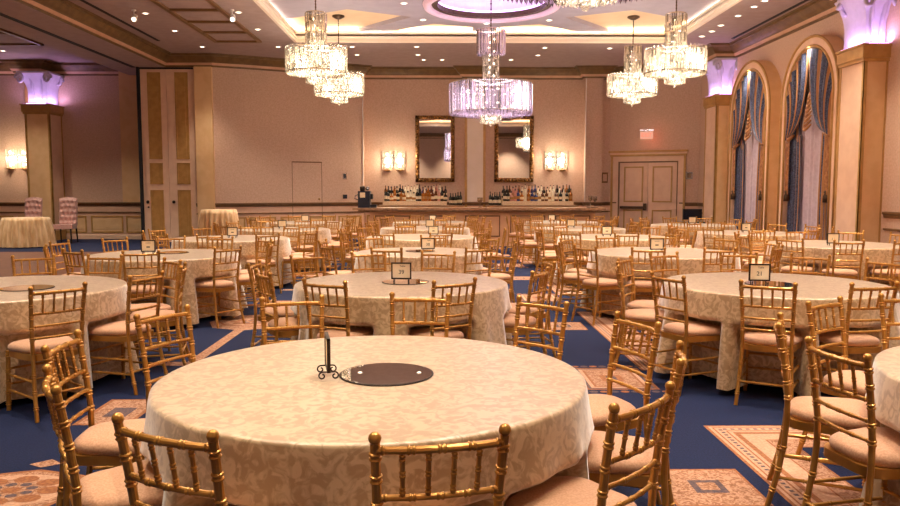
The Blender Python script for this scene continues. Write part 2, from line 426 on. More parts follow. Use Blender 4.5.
def tray(k, x0, x1, y0, y1, yc):
    t = thing('ceiling_tray', ['recessed ceiling tray with glowing cove and violet dome over the room centre', 'recessed ceiling tray with glowing cove overhead, nearest the viewer'][k], 'ceiling', (0, 0, 0), 0, None, 'structure')
    xc = 1.15
    b = MB()
    path = [(x0, y0), (x1, y0), (x1, y1), (x0, y1)]   # clockwise/anticlockwise: room side outward below
    # stepped fascia, inside face looks to the tray centre
    prof = [(-.02, CZ - .05), (.05, CZ - .05), (.05, CZ), (.02, CZ), (.02, CZ + .055), (.05, CZ + .055), (.05, CZ + .11), (.0, CZ + .11), (.0, CZ + .165), (.06, CZ + .175), (.06, CZ + .20), (-.0, CZ + .20)]
    # sweep wants the 'out' side to the right; go clockwise so that right = inside
    cw = [(x0, y0), (x0, y1), (x1, y1), (x1, y0)]
    b.sweep(cw, prof, [0] * (len(prof) - 1), closed=True)
    f = b.build('fascia', M['fascia'], t); fix_normals(f)
    w = .42
    b = MB()
    zt = CZ + .34
    # ledge, outer cove wall and upper ceiling
    for bx in ((x0 - w, x0, y0 - w, y1 + w), (x1, x1 + w, y0 - w, y1 + w), (x0, x1, y0 - w, y0), (x0, x1, y1, y1 + w)):
        b.box(bx[0], bx[1], bx[2], bx[3], CZ + .10, CZ + .16)
    b.box(x0 - w - .06, x0 - w, y0 - w, y1 + w, CZ + .1, zt); b.box(x1 + w, x1 + w + .06, y0 - w, y1 + w, CZ + .1, zt)
    b.box(x0 - w, x1 + w, y0 - w - .06, y0 - w, CZ + .1, zt); b.box(x0 - w, x1 + w, y1 + w, y1 + w + .06, CZ + .1, zt)
    b.build('cove', M['tray'], t)
    # upper ceiling with a round hole
    def holed(outer, cx, cy, R, z0, z1, name, m):
        bm = bmesh.new()
        ov = [bm.verts.new((p[0], p[1], z0)) for p in outer]
        iv = [bm.verts.new((cx + R * math.cos(2 * PI * i / 56), cy + R * math.sin(2 * PI * i / 56), z0)) for i in range(56)]
        ed = [bm.edges.new((ov[i], ov[(i + 1) % len(ov)])) for i in range(len(ov))]
        ed += [bm.edges.new((iv[i], iv[(i + 1) % 56])) for i in range(56)]
        bmesh.ops.triangle_fill(bm, use_beauty=True, use_dissolve=False, edges=ed)
        # remove faces inside the hole
        bad = [f for f in bm.faces if math.hypot(f.calc_center_median().x - cx, f.calc_center_median().y - cy) < R * .97]
        bmesh.ops.delete(bm, geom=bad, context='FACES_ONLY')
        g = bmesh.ops.extrude_face_region(bm, geom=list(bm.faces))
        for v in g['geom']:
            if isinstance(v, bmesh.types.BMVert): v.co.z = z1
        bmesh.ops.recalc_face_normals(bm, faces=bm.faces)
        me = bpy.data.meshes.new(name); bm.to_mesh(me); bm.free(); me.materials.append(m)
        o = bpy.data.objects.new(name, me); COL.objects.link(o); o.parent = t
        return o
    holed([(x0 - w, y0 - w), (x1 + w, y0 - w), (x1 + w, y1 + w), (x0 - w, y1 + w)], xc, yc, 1.34, zt, zt + .06, 'upper_ceiling', M['tray'])
    # lower soffit, a star of four pairs of arms around the dome
    hy = (y1 - y0) / 2 + .02; hx = (x1 - x0) / 2 + .02
    q = [(.30, hy + .1), (.30, hy - .55), (1.33, 2.05), (2.50, hy + .05), (3.30, hy + .05), (1.85, 1.32)]
    q2 = [(3.3, .55), (hx + .1, 1.7), (hx + .1, .3)]
    quad = q + q2
    full = []
    full += [(x, y_) for x, y_ in quad]
    full += [(x, -y_) for x, y_ in reversed(quad)]
    full += [(-x, -y_) for x, y_ in quad]
    full += [(-x, y_) for x, y_ in reversed(quad)]
    holed([(xc + x, yc + y_) for x, y_ in full], xc, yc, 1.32, zt - .10, zt - .002, 'soffit', M['soffit'])
    # dome
    b = MB()
    n = 48
    b.lathe([(1.33 * math.cos(a) + .001, .75 * math.sin(a)) for a in [PI / 2 * i / 10 for i in range(11)]], n, (xc, yc, zt + .0), 0, cap=False)
    d = b.build('dome', M['dome'], t, True)
    b = MB()
    b.tube([(xc + 1.45 * math.cos(2 * PI * i / n), yc + 1.45 * math.sin(2 * PI * i / n), zt - .115) for i in range(n)], .10, 8, 0, closed=True)
    b.build('pink_ring', M['domering'], t, True)
    b = MB()
    b.lathe([(1.34, -.13), (1.22, -.13), (1.22, -.02), (1.34, -.02)], n, (xc, yc, zt), 0, cap=False)
    b.build('dark_ring', M['bronze'], t)
    b = MB()
    b.tube([(xc + 1.26 * math.cos(2 * PI * i / n), yc + 1.26 * math.sin(2 * PI * i / n), zt + .02) for i in range(n)], .022, 6, 0, closed=True)
    b.build('violet_light_strip', M['led_v'], t)
    # cove light strips
    b = MB()
    zz = CZ + .19
    b.box(x0 - .30, x1 + .30, y1 + .24, y1 + .29, zz, zz + .02); b.box(x0 - .30, x1 + .30, y0 - .29, y0 - .24, zz, zz + .02)
    b.box(x0 - .29, x0 - .24, y0 - .24, y1 + .24, zz, zz + .02); b.box(x1 + .24, x1 + .29, y0 - .24, y1 + .24, zz, zz + .02)
    b.build('cove_light_strip', M['led'], t)
    col = (255, 240, 214)
    E = 70
    for (cx, cy, sx, sy) in ((xc, y1 + .16, x1 - x0, .2), (xc, y0 - .16, x1 - x0, .2), (x0 - .16, yc, .2, y1 - y0), (x1 + .16, yc, .2, y1 - y0)):
        l = light('cove_light', 'AREA', (cx, cy, CZ + .175), E * max(sx, sy) / 6, col, shape='RECTANGLE', size=sx, size_y=sy)
        l.rotation_euler = (PI, 0, 0)
    light('dome_light', 'POINT', (xc, yc, zt + .15), 9, (230, 190, 255), shadow_soft_size=.3)
    return t
for k, a in enumerate(TR): tray(k, *a)

# ---- walls
def wall_piece(b, p0, p1, z0, z1, th=.12, mi=0):
    """wall face on the right of p0->p1, thickness to the left"""
    d = Vector((p1[0] - p0[0], p1[1] - p0[1])); L = d.length; d /= L; n = Vector((-d.y, d.x)) * th
    poly = [p0, p1, (p1[0] + n.x, p1[1] + n.y), (p0[0] + n.x, p0[1] + n.y)]
    b.prism(poly, z0, z1, mi)
def rail_sweep(path, o_name, parent):
    b = MB()
    prof = [(0, 1.05), (.015, 1.05), (.03, 1.08), (.03, 1.10), (.055, 1.125), (.055, 1.16), (0, 1.165)]
    b.sweep(path, prof, [0] * 6)
    r1 = b.build(o_name, M['rail'], parent)
    b = MB()
    b.sweep(path, [(0, .83), (.02, .83), (.025, .85), (.02, .868), (0, .87)], [0] * 4)
    b.build('lower_rail', M['rail'], parent)
    b = MB()
    b.sweep(path, [(0, 0.0), (.025, 0.0), (.025, .12), (.012, .15), (0, .15)], [0] * 4)
    b.build('skirting', M['pink'], parent)
def lerp(p, q, t): return (p[0] + (q[0] - p[0]) * t, p[1] + (q[1] - p[1]) * t)
def framed_panels(p0, p1, n, z0, z1, parent, gap=.14, w=.045, proud=.018, name='wainscot_panel'):
    """gold framed recessed panels on the wall p0->p1 (room on the right)"""
    d = Vector((p1[0] - p0[0], p1[1] - p0[1])); L = d.length; d /= L; r = Vector((d.y, -d.x))
    ang = math.atan2(d.y, d.x)
    step = L / n
    for i in range(n):
        a = i * step + gap / 2; c = (i + 1) * step - gap / 2
        b = MB()
        def bar(u0, u1, za, zb, t0=0., t1=proud, mi=0):
            b.box(u0, u1, -t1, -t0, za, zb, mi, rot=ang, at=(p0[0], p0[1], 0))
        bar(a, c, z0, z0 + w); bar(a, c, z1 - w, z1); bar(a, a + w, z0 + w, z1 - w); bar(c - w, c, z0 + w, z1 - w)
        bar(a + w, c - w, z0 + w, z1 - w, 0., .004, 1)
        g = .07
        if c - a > .4:
            bar(a + w + g, c - w - g, z0 + w + g, z1 - w - g, 0., .012, 1)
        b.build(name, [M['gold'], M['tan']], parent)

def make_wall(name, label, path, z1=CB + .32, wains=True, panels=(), m='wall'):
    b = MB()
    b.sweep(path, [(0, 0), (0, 1.1), (0, z1), (-.12, z1), (-.12, 0), (0, 0)], [1 if wains else 0, 0, 0, 0, 0])
    o = b.build(name, [M[m], M['wall_low']])
    struct(o, label, 'wall')
    if wains:
        rail_sweep(path, 'chair_rail', o)
        for (i, n) in panels:
            framed_panels(path[i], path[i + 1], n, .2, .74, o)
    return o

A0 = (-8.0, 22.55); A1 = (-6.62, 22.5); A2 = (-5.78, 22.85); A3 = (-2.47, 24.5)
wl = make_wall('wall_back_left', 'angled pink wall between pocket doors and the bar', [(-7.18, 22.52), A1, A2, A3, (-2.47, 24.86)], panels=((1, 1), (2, 4)))
wb = make_wall('wall_back', 'pink papered wall behind the bar', [(-2.47, 24.86), (.80, 24.86), (.80, 24.62), (1.43, 24.62), (1.43, 24.86), (4.66, 24.86), (4.66, 24.55), (5.2, 24.55), (5.2, 24.86), (5.5, 24.86)], panels=((0, 3), (4, 3)))
D0 = (5.5, 24.86); D1 = (8.0, 23.55)
wd = make_wall('wall_back_right', 'angled mauve wall with the panelled double doors', [D0, lerp(D0, D1, .095)], panels=())
b = MB()
wall_piece(b, lerp(D0, D1, .095), lerp(D0, D1, .80), 2.6, CB + .32)
wall_piece(b, lerp(D0, D1, .80), D1, 1.1, CB + .32); wall_piece(b, lerp(D0, D1, .80), D1, 0, 1.1, .12, 1)
o2 = b.build('wall_section', [M['wall'], M['wall_low']], wd)
rail_sweep([lerp(D0, D1, .80), D1], 'chair_rail', wd)
framed_panels(lerp(D0, D1, .80), D1, 1, .2, .74, wd)
wr = MB(); XR = 8.0
wall_piece(wr, (XR, 23.6), (XR, REAR), 0, CB + .32, .14)
wright = wr.build('wall_right', [M['wall']]); struct(wright, 'pink papered right wall with arched drapery niches', 'wall')
rail_sweep([(XR, 13.6), (XR, REAR)], 'chair_rail', wright)
rail_sweep([(XR, 23.55), (XR, 21.9)], 'chair_rail', wright)
w = make_wall('wall_rear', 'pink papered wall at the near end of the ballroom', [(XR, REAR), (-8.0, REAR)], panels=((0, 12),))
# far hall
wf = make_wall('wall_left_hall', 'brownish papered end wall of the adjoining hall', [(-18, 24.2), (-9.98, 24.2), (-9.98, 24.1), (-8.9, 24.1)], panels=((0, 7), (2, 1)))
w = make_wall('wall_left', 'papered side wall of the adjoining hall', [(-18, REAR), (-18, 24.2)], panels=())
w = make_wall('wall_left_rear', 'papered rear wall of the adjoining hall', [(-8.0, REAR), (-18, REAR)], panels=())
b = MB(); b.box(-9.98, -8.95, 24.06, 24.1, 1.17, CB + .1); b.build('pilaster_strip', M['tan'], wf)

# crown mouldings
def crown_path(path, parent_name, label):
    b = MB()
    prof = [(0, CB - .03), (.03, CB - .03), (.035, CB + .02), (.06, CB + .03), (.09, CB + .085), (.10, CB + .09), (.11, CB + .11), (.17, CB + .16), (.24, CB + .25), (.28, CB + .26), (.28, CB + .30), (.32, CB + .30), (.32, CZ)]
    mids = [0, 0, 1, 1, 0, 0, 0, 0, 0, 0, 0, 0]
    b.sweep(path, prof, mids)
    o = b.build(parent_name, [M['crown'], M['crown_light']])
    return struct(o, label, 'trim')
c = crown_path([(-8.0, REAR), (-8.0, 22.52), A1, A2, A3, (-2.47, 24.86), (.72, 24.86), (.72, 24.60), (1.51, 24.60), (1.51, 24.86), (4.58, 24.86), (4.58, 24.53), (5.26, 24.53), (5.26, 24.86), D0, D1, (XR, 21.95), (7.5, 21.95), (7.5, 20.85), (XR, 20.85), (XR, 14.72), (7.5, 14.72), (7.5, 13.55), (XR, 13.55), (XR, REAR), (-8.0, REAR)], 'trim_1', 'deep bronze crown moulding around the ballroom ceiling')
c2 = crown_path([(-18, REAR), (-18, 24.2), (-12.95, 24.2), (-12.95, 23.65), (-12.2, 23.65), (-12.2, 24.2), (-9.6, 24.2)], 'trim_2', 'bronze crown moulding in the adjoining hall')
# entablature blocks behind the crown over columns
b = MB(); b.box(7.5, XR, 20.85, 21.95, CB - .03, CZ); b.box(7.5, XR, 13.55, 14.72, CB - .03, CZ); b.build('entablature_block', M['wall'], c)
b = MB(); b.box(-12.95, -12.2, 23.65, 24.2, CB - .03, CZ); b.build('entablature_block', M['wall'], c2)
# partition beam
b = MB()
b.box(-9.65, -8.0, REAR, 22.55, CB - .03, CZ + .02, 0)
b.box(-9.65, -8.0, 22.55, 24.2, CB - .03, CZ + .02, 0)
beam = b.build('trim_3', M['ceil']); struct(beam, 'dropped ceiling beam of the folding partition', 'beam')
b = MB(); b.box(-8.95, -8.83, REAR, 22.5, CB - .045, CB - .03); b.build('partition_track', M['dark'], beam)

# pocket doors
def pocket_leaf(name, x0, x1, label, knob):
    t = thing(name, label, 'door', ((x0 + x1) / 2, 22.5, 0), 0, 'tall pocket door leaves', 'structure')
    h = (x1 - x0) / 2 - .006
    b = MB(); b.box(-h, h, 0, .06, .02, 5.04); b.build('door_leaf', M['pink'], t)
    for (z0, z1) in ((.18, 1.55), (1.72, 2.34), (2.45, 4.95)):
        b = MB(); pw = .19; wv = .035; cx = .02
        b.box(cx - pw, cx + pw, -.018, 0, z0, z0 + wv, 0); b.box(cx - pw, cx + pw, -.018, 0, z1 - wv, z1, 0)
        b.box(cx - pw, cx - pw + wv, -.018, 0, z0, z1, 0); b.box(cx + pw - wv, cx + pw, -.018, 0, z0, z1, 0)
        b.box(cx - pw + wv, cx + pw - wv, -.006, 0, z0 + wv, z1 - wv, 1); b.box(cx - .1, cx + .1, -.014, 0, z0 + .1, z1 - .1, 1)
        b.build('door_panel', [M['gold'], M['gold']], t)
    b = MB(); b.ball((-h + .13, -.05, 1.2), .05); b.tube([(-h + .13, 0, 1.2), (-h + .13, -.05, 1.2)], .02); b.build('knob', M['iron'], t, True)
    if knob:
        b = MB(); b.ball((-h + .13, -.01, 1.05), .025); b.build('lock', M['iron'], t, True)
pocket_leaf('door_1', -8.72, -7.96, 'tall cream pocket door leaf with two locks, beside the adjoining hall', True)
pocket_leaf('door_2', -7.96, -7.13, 'tall cream pocket door leaf with one knob, beside the tan strip', False)
b = MB(); b.box(-8.8, -7.18, 22.54, 22.66, 5.04, 5.1, 0); b.box(-8.8, -8.73, 22.44, 22.66, 0, 5.1, 0)
b.build('dark_pocket', M['dark'], beam)
b = MB(); b.box(-7.12, -6.62, 22.38, 22.52, 0, CB - .03); sp_ = b.build('tan_strip', M['tan'], wl)

# concealed door in the angled wall
b = MB()
d = Vector((A3[0] - A2[0], A3[1] - A2[1])); L = d.length; ang = math.atan2(d.y, d.x)
def along(x): return (x - A2[0]) / (A3[0] - A2[0]) * L
u0, u1 = along(-4.55), along(-3.70)
for bx in ((u0, u0 + .014, -.006, 0, .0, 2.4), (u1 - .014, u1, -.006, 0, .0, 2.4), (u0, u1, -.012, 0, 2.39, 2.425)):
    b.box(*bx, 0, rot=ang, at=(A2[0], A2[1], 0))
o = b.build('door_3', M['rail']); struct(o, 'papered jib door outline in the angled left wall', 'door')
b = MB(); b.ball((0, 0, 0), .035); hd = b.build('door_handle', M['gold'], o, True); pt = lerp(A2, A3, (u1 - .08) / L); hd.location = (pt[0], pt[1] - .05, 1.27)
b = MB(); b.box(-2.485, -2.465, 24.47, 24.5, 1.17, CB - .03); b.build('corner_bead', M['white'], wl)
b = MB(); b.box(4.645, 4.665, 24.53, 24.552, 1.17, CB - .03); b.build('corner_bead', M['white'], wb)
b = MB()
b.box(.78, .86, 24.59, 24.63, 0, CB - .03, 0); b.box(1.37, 1.45, 24.59, 24.63, 0, CB - .03, 0); b.box(.86, 1.37, 24.60, 24.63, 1.17, CB - .03, 1)
b.build('pilaster_facing', [M['gold'], M['fascia']], wb)

# double door on the angled right wall
dd = Vector((D1[0] - D0[0], D1[1] - D0[1])); LD = dd.length; angD = math.atan2(dd.y, dd.x)
dt = thing('door_4', 'pink panelled double doors with gold mouldings and a panic bar', 'door', (D0[0], D0[1], 0), angD, None, 'structure')
ud0, ud1 = .33, 2.18
b = MB()
b.box(ud0 - .24, ud0 - .02, -.05, .1, 0, 2.5, 0); b.box(ud1 + .02, ud1 + .24, -.05, .1, 0, 2.5, 0); b.box(ud0 - .24, ud1 + .24, -.05, .1, 2.46, 2.62, 0)
b.box(ud0 - .25, ud0 - .19, -.09, 0, 0, 2.62, 1); b.box(ud1 + .19, ud1 + .25, -.09, 0, 0, 2.62, 1)
b.box(ud0 - .27, ud1 + .27, -.12, 0, 2.62, 2.68, 1); b.box(ud0 - .28, ud1 + .28, -.1, 0, 2.68, 2.74, 0); b.box(ud0 - .31, ud1 + .31, -.17, 0, 2.74, 2.80, 1)
b.box(ud0 - .02, ud0 + .02, -.03, .1, 0, 2.5, 2); b.box(ud1 - .02, ud1 + .02, -.03, .1, 0, 2.5, 2); b.box(ud0, ud1, -.02, .1, 2.42, 2.46, 2)
b.build('door_frame', [M['pink'], M['gold'], M['rail']], dt)
um = (ud0 + ud1) / 2
for i, (a, c_) in enumerate(((ud0 + .02, um - .006), (um + .006, ud1 - .02))):
    b = MB(); b.box(a, c_, .02, .07, .01, 2.42)
    lf = b.build('door_leaf', M['pink'], dt)
    for (z0, z1) in ((.2, .92), (1.16, 2.3)):
        b = MB(); p0_, p1_ = a + .14, c_ - .14; wv = .045
        b.box(p0_, p1_, -.002, .02, z0, z0 + wv); b.box(p0_, p1_, -.002, .02, z1 - wv, z1); b.box(p0_, p0_ + wv, -.002, .02, z0, z1); b.box(p1_ - wv, p1_, -.002, .02, z0, z1)
        b.build('door_moulding', M['gold'], lf)
b = MB(); b.box(ud0 + .06, um - .02, -.06, -.02, .95, 1.03); b.box(um - .12, um - .03, -.08, .02, .90, 1.12); b.box(ud0 + .05, ud0 + .1, -.05, .02, .95, 1.03)
b.build('panic_bar', M['bronze'], dt)

# exit sign, switch, thermostat, framed notice
ex = thing('exit_sign', 'small lit exit sign on the wall above the double doors', 'sign', (D0[0], D0[1], 0), angD)
ue = 1.20
b = MB(); b.box(ue - .22, ue + .22, -.03, 0, 3.42, 3.47); b.box(ue - .04, ue + .04, -.05, -.03, 3.38, 3.47); b.build('bracket', M['chrome'], ex)
b = MB(); b.box(ue - .2, ue + .2, -.06, -.035, 3.16, 3.40); b.build('sign_face', M['exit'], ex)
text_obj('lettering', 'EXIT', .16, M['exit_txt'], ex, (ue, -.0615, 3.28), (PI / 2, 0, 0))
light('exit_glow', 'POINT', (6.6, 23.95, 3.2), 1.5, (255, 120, 90), shadow_soft_size=.1)
def plate(name, label, cat, p, w, h, z, ang_, mats):
    t = thing(name, label, cat, (p[0], p[1], z), ang_)
    b = MB(); b.box(-w / 2, w / 2, -.02, 0, -h / 2, h / 2); b.build('plate', mats[0], t)
    b = MB(); b.box(-w / 3.2, w / 3.2, -.03, -.02, -h / 3, h / 3); b.build('face', mats[1], t)
    return t
plate('wall_switch', 'grey switch plate on the wall right of the double doors', 'switch', lerp(D0, D1, .90), .2, .22, 2.0, angD, (M['chrome'], M['rail']))
plate('thermostat', 'grey thermostat on the angled left wall near the bar', 'thermostat', lerp(A2, A3, .83), .14, .2, 1.99, ang, (M['chrome'], M['black']))
plate('intercom', 'small black control box on the wall beside the coffee machine', 'control box', lerp(A2, A3, .83), .14, .13, 1.34, ang, (M['black'], M['navyblack']))
plate('framed_notice', 'small framed notice in the shadowed strip left of the double doors', 'notice', (5.36, 24.86), .2, .34, 1.95, 0, (M['rail'], M['wall']))

# ---- columns with violet capitals
def column(label, loc, rz, wid, dep, capz):
    """local: front face on -Y side (x across), side face on -X; back at +y"""
    t = thing('column', label, 'column', loc, rz, 'panelled columns with violet lit capitals', 'structure')
    b = MB()
    hx = wid / 2
    b.box(-hx, hx, 0, dep, 0, capz, 0)
    sh = b.build('shaft', M['tan'], t)
    b = MB(); e = .048; k = .015
    for x in (-hx, hx - e):
        b.box(x - k if x < 0 else x, x + e if x < 0 else x + e + k, -k, 0, 0, capz)
    for y0 in (0, dep - e):
        b.box(-hx - k, -hx, y0 - (k if y0 == 0 else 0), y0 + e, 0, capz); b.box(hx, hx + k, y0 - (k if y0 == 0 else 0), y0 + e, 0, capz)
    b.box(-hx - k, hx + k, -k, dep, 0, .3)
    b.build('edge_trim', M['gold'], t)
    b = MB(); b.box(-hx - .002, -hx, e, dep - e, .3, capz); b.box(hx, hx + .002, e, dep - e, .3, capz); b.build('side_panel', M['pink'], t)
    b = MB(); b.box(-hx - .05, hx + .05, -.05, dep, capz, capz + .06); b.box(-hx - .08, hx + .08, -.08, dep, capz + .06, capz + .26); b.box(-hx - .11, hx + .11, -.11, dep, capz + .26, capz + .30)
    b.build('cap', M['gold'], t)
    # flared capital
    b = MB(); z0 = capz + .30; H = CB - .03 - z0; n = 12
    def sect(v):
        fl_ = .0 + .22 * (max(0, v - .35) / .65) ** 2.2
        return hx * .80 + fl_, fl_
    prev = None; vs = []; fs = []
    for i in range(n + 1):
        v = i / n; hw, fo = sect(v); z = z0 + H * .94 * v
        vs += [(-hw, .08 - fo, z), (hw, .08 - fo, z), (hw, dep + .0, z), (-hw, dep + .0, z)]
    for i in range(n):
        for q in range(4):
            fs.append((i * 4 + q, i * 4 + (q + 1) % 4, i * 4 + 4 + (q + 1) % 4, i * 4 + 4 + q))
    fs.append((n * 4, n * 4 + 1, n * 4 + 2, n * 4 + 3)); b.add(vs, fs, 0)
    b.box(-hx - .12, hx + .12, -.18, dep, z0 + H * .94, z0 + H)
    cp = b.build('capital', M['capital'], t)
    # volutes and centre leaf
    b = MB()
    for sx in (-1, 1):
        for sy in (0, 1):
            x = sx * (hx + .05); y_ = -.10 if sy == 0 else dep - .15
            pts = []; rr = []
            for i in range(22):
                a_ = i * .45; r_ = .16 * (1 - i / 26)
                pts.append((x + sx * (r_ * math.cos(a_) * .7), y_ - (.03 if sy == 0 else 0), z0 + H * .78 + r_ * math.sin(a_))); rr.append(.055 * (1 - i / 40))
            b.tube(pts, rr, 6, 0)
    for sx in (-.5, .5):
        b.tube([(sx * hx * .5 + sx * .02 * j, .07 - .16 * (max(0, j / 8 - .3)) ** 1.6, z0 + H * .9 * j / 8) for j in range(9)], [.02 + .004 * j for j in range(9)], 6, 0)
    b.build('volute', M['capital'], cp, True)
    b = MB(); b.box(-hx * .8, hx * .8, -.055, -.03, z0 + .002, z0 + .02); b.box(-hx - .06, -hx - .035, .05, dep * .9, z0 + .002, z0 + .02); b.build('light_strip', M['led_v'], t)
    R = Matrix.Rotation(rz, 3, 'Z')
    for (p, q, sx, sy) in (((0, -.055, z0 + .03), (0, .02, z0 + 1), wid * .8, .04), ((-hx - .055, dep * .45, z0 + .03), (-hx + .1, dep * .45, z0 + 1), .04, dep * .7), ((hx + .055, dep * .45, z0 + .03), (hx - .1, dep * .45, z0 + 1), .04, dep * .7)):
        pw = R @ Vector(p) + Vector(loc)
        l = light('capital_uplight', 'AREA', pw, 4.5, (226, 186, 255), shape='RECTANGLE', size=sx, size_y=sy)
        l.rotation_euler = (PI, 0, rz)
    return t
# right-hand columns: local -Y faces the camera; they back on to the right wall through +x
column('tall tan column with violet capital at the right edge of the room', (7.80, 13.72, 0), 0, .44, .82, 3.84)
column('tall tan column with violet capital in the far right corner', (7.78, 20.9, 0), 0, .48, .85, 3.84)
column('tan and gold column with violet capital in the adjoining left hall', (-12.22, 23.45, 0), 0, .72, .75, 3.84)

# ---- arched drapery niches on the right wall
def arch_pts(hw, zs, n=20):
    return [(hw * math.cos(PI * i / n), zs + hw * math.sin(PI * i / n)) for i in range(n + 1)]
def niche(k, yc, label):
    t = thing('window_%d' % k, label, 'window', (XR, yc, 0), 0, None, 'structure')
    xo = -.30; zs = 3.50; ho = 1.245; hi = 1.0
    # casing: front face + outer side + inner reveal
    b = MB()
    def outline(h): return [(h, 0)] + arch_pts(h, zs) + [(-h, 0)]
    O = outline(ho); I = outline(hi); I2 = outline(hi - .001)
    n = len(O)
    vs = [(xo, y, z) for y, z in O] + [(xo, y, z) for y, z in I] + [(0, y, z) for y, z in O] + [(-.02, y, z) for y, z in I]
    fs = []
    for i in range(n - 1):
        fs.append((i, i + 1, n + i + 1, n + i))
    b.add(vs, fs, 0)
    b.add(vs, [(i, 2 * n + i, 2 * n + i + 1, i + 1) for i in range(n - 1)], 1)
    b.add(vs, [(n + i, n + i + 1, 3 * n + i + 1, 3 * n + i) for i in range(n - 1)], 0)
    b.build('casing', [M['pink'], M['tan']], t)
    b = MB()
    for h, r in ((ho - .02, .03), (hi + .03, .028)):
        b.tube([(xo - .005, y, z) for y, z in outline(h)], r, 6, 0)
    b.build('gold_bead', M['gold'], t, True)
    b = MB(); b.add([(-.015, y, z) for y, z in outline(hi)], [tuple(range(n))], 0); b.build('niche_back', M['wall'], t)
    return t
def drapery(yc, which):
    zs = 3.50; hw = .97
    # sheer
    b = MB()
    b.grid(lambda u, v: (XR - .13 + .022 * math.sin(u * 2 * PI * 8 + .9 * math.sin(u * 23)) * (1 - .3 * v), yc + (u - .5) * (1.5 + .1 * v), .03 + v * 3.4), 140, 8)
    o = b.build('sheer_curtain', M['sheer'], None, True)
    tag(o, 'pale mauve sheer curtain in the %s arch' % which, 'curtain', 'sheer curtains in the arches')
    for s in (-1, 1):
        side = {(-1): 'near', 1: 'far'}[s]
        t = thing('drape', 'blue and gold swagged drape on the %s side of the %s arch' % (side, which), 'drape', (XR, yc, 0), 0, 'blue and gold drapes in the arches')
        # upper swoop from the arch to the tie
        def top(u):
            a = PI / 2 * (1 - u) if u < .82 else PI / 2 * .18 * (1 - (u - .82) / .18)
            return Vector((s * hw * math.cos(a), zs + hw * math.sin(a)))
        tie = 2.64
        def fn(u, v):
            T = top(u); B = Vector((s * (.70 + .24 * u), tie + .10 * (1 - u)))
            C = Vector((s * (.06 + .80 * u ** 1.1), 2.95 + .35 * u))
            if u > .99: C = Vector((s * hw, 3.1))
            p = T * (1 - v) ** 2 + C * 2 * v * (1 - v) + B * v ** 2
            dep = .10 + .055 * math.sin(u * 2 * PI * 5.5 + .6) * (1 - .55 * v) + .05 * v
            return (-.17 - dep, p.x, p.y)
        nu, nv = 70, 22
        b = MB(); b.grid(fn, nu, nv)
        o = b.build('swag', M['drape'], t, True)
        uv = o.data.uv_layers.new(name='UVMap')
        for p in o.data.polygons:
            for li in p.loop_indices:
                vi = o.data.loops[li].vertex_index
                uv.data[li].uv = ((vi % nu) / (nu - 1), (vi // nu) / (nv - 1))
        # lower hanging panel
        nu2, nv2 = 40, 10
        b = MB(); b.grid(lambda u, v: (-.20 - .04 * math.sin(u * 2 * PI * 4.2) * (.6 + .4 * v), s * (.46 + .51 * u - .05 * math.sin(v * PI)), tie + .08 - v * (tie + .05)), nu2, nv2)
        o = b.build('side_panel', M['drape'], t, True)
        uv = o.data.uv_layers.new(name='UVMap')
        for p in o.data.polygons:
            for li in p.loop_indices:
                vi = o.data.loops[li].vertex_index
                uv.data[li].uv = ((vi % nu2) / (nu2 - 1) * .45 + .35, 0)
        # side fabric from spring line to tie behind the swoop
        b = MB(); b.grid(lambda u, v: (-.19 - .03 * math.sin(u * 2 * PI * 3), s * (.55 + .42 * u), zs + .25 - v * (zs + .3 - tie)), 26, 4)
        o = b.build('back_panel', M['drape'], t, True)
        uv = o.data.uv_layers.new(name='UVMap')
        for p in o.data.polygons:
            for li in p.loop_indices:
                vi = o.data.loops[li].vertex_index
                uv.data[li].uv = ((vi % 26) / 25 * .5 + .1, 0)
        # gold tail and tassel
        b = MB()
        b.grid(lambda u, v: (-.29 - .02 * math.sin(u * 2 * PI * 2.5), s * (.80 + .13 * u), tie + .05 - v * (1.25 - .1 * math.sin(u * PI))), 18, 8)
        b.build('tail', M['drape_gold'], t, True)
        b = MB(); b.lathe([(.02, .12), (.05, .09), (.03, .06), (.06, 0), (.065, -.12)], 8, (-.29, s * .87, 1.42)); b.build('tassel', M['bronze'], t, True)
        b = MB(); b.tube([(-.26, s * .68, tie + .1), (-.31, s * .82, tie + .02), (-.26, s * .96, tie - .02)], .045, 8); b.build('tieback', M['drape_gold'], t, True)
    # jabot
    b = MB()
    for i in range(8):
        z = 3.50 - i * .095; wv = .05 + .014 * i
        b.tube([(-.24 - .008 * i, -wv, z + .08), (-.27 - .01 * i, -wv * .5, z), (-.28 - .01 * i, 0, z - .03), (-.27 - .01 * i, wv * .5, z), (-.24 - .008 * i, wv, z + .08)], [.02, .03, .036, .03, .02], 8, i % 2)
    o = b.build('jabot', [M['drape_gold'], M['drape']], None, True); o.location = (XR, yc, 0)
    tag(o, 'gold ruffled jabot hanging at the centre of the %s arch' % which, 'jabot', 'gold jabots in the arches')
    l = light('niche_light', 'SPOT', (XR - .37, yc, 4.52), 60, (255, 240, 220), spot_size=2.2, spot_blend=.8, shadow_soft_size=.05)
    l.rotation_euler = (0, math.radians(-16), 0)
for k, (yc, w_) in enumerate(((16.03, 'nearer right-hand'), (19.12, 'farther right-hand'))):
    niche(k + 1, yc, 'arched drapery niche with cream casing, %s of two' % w_.split()[0]); drapery(yc, w_)

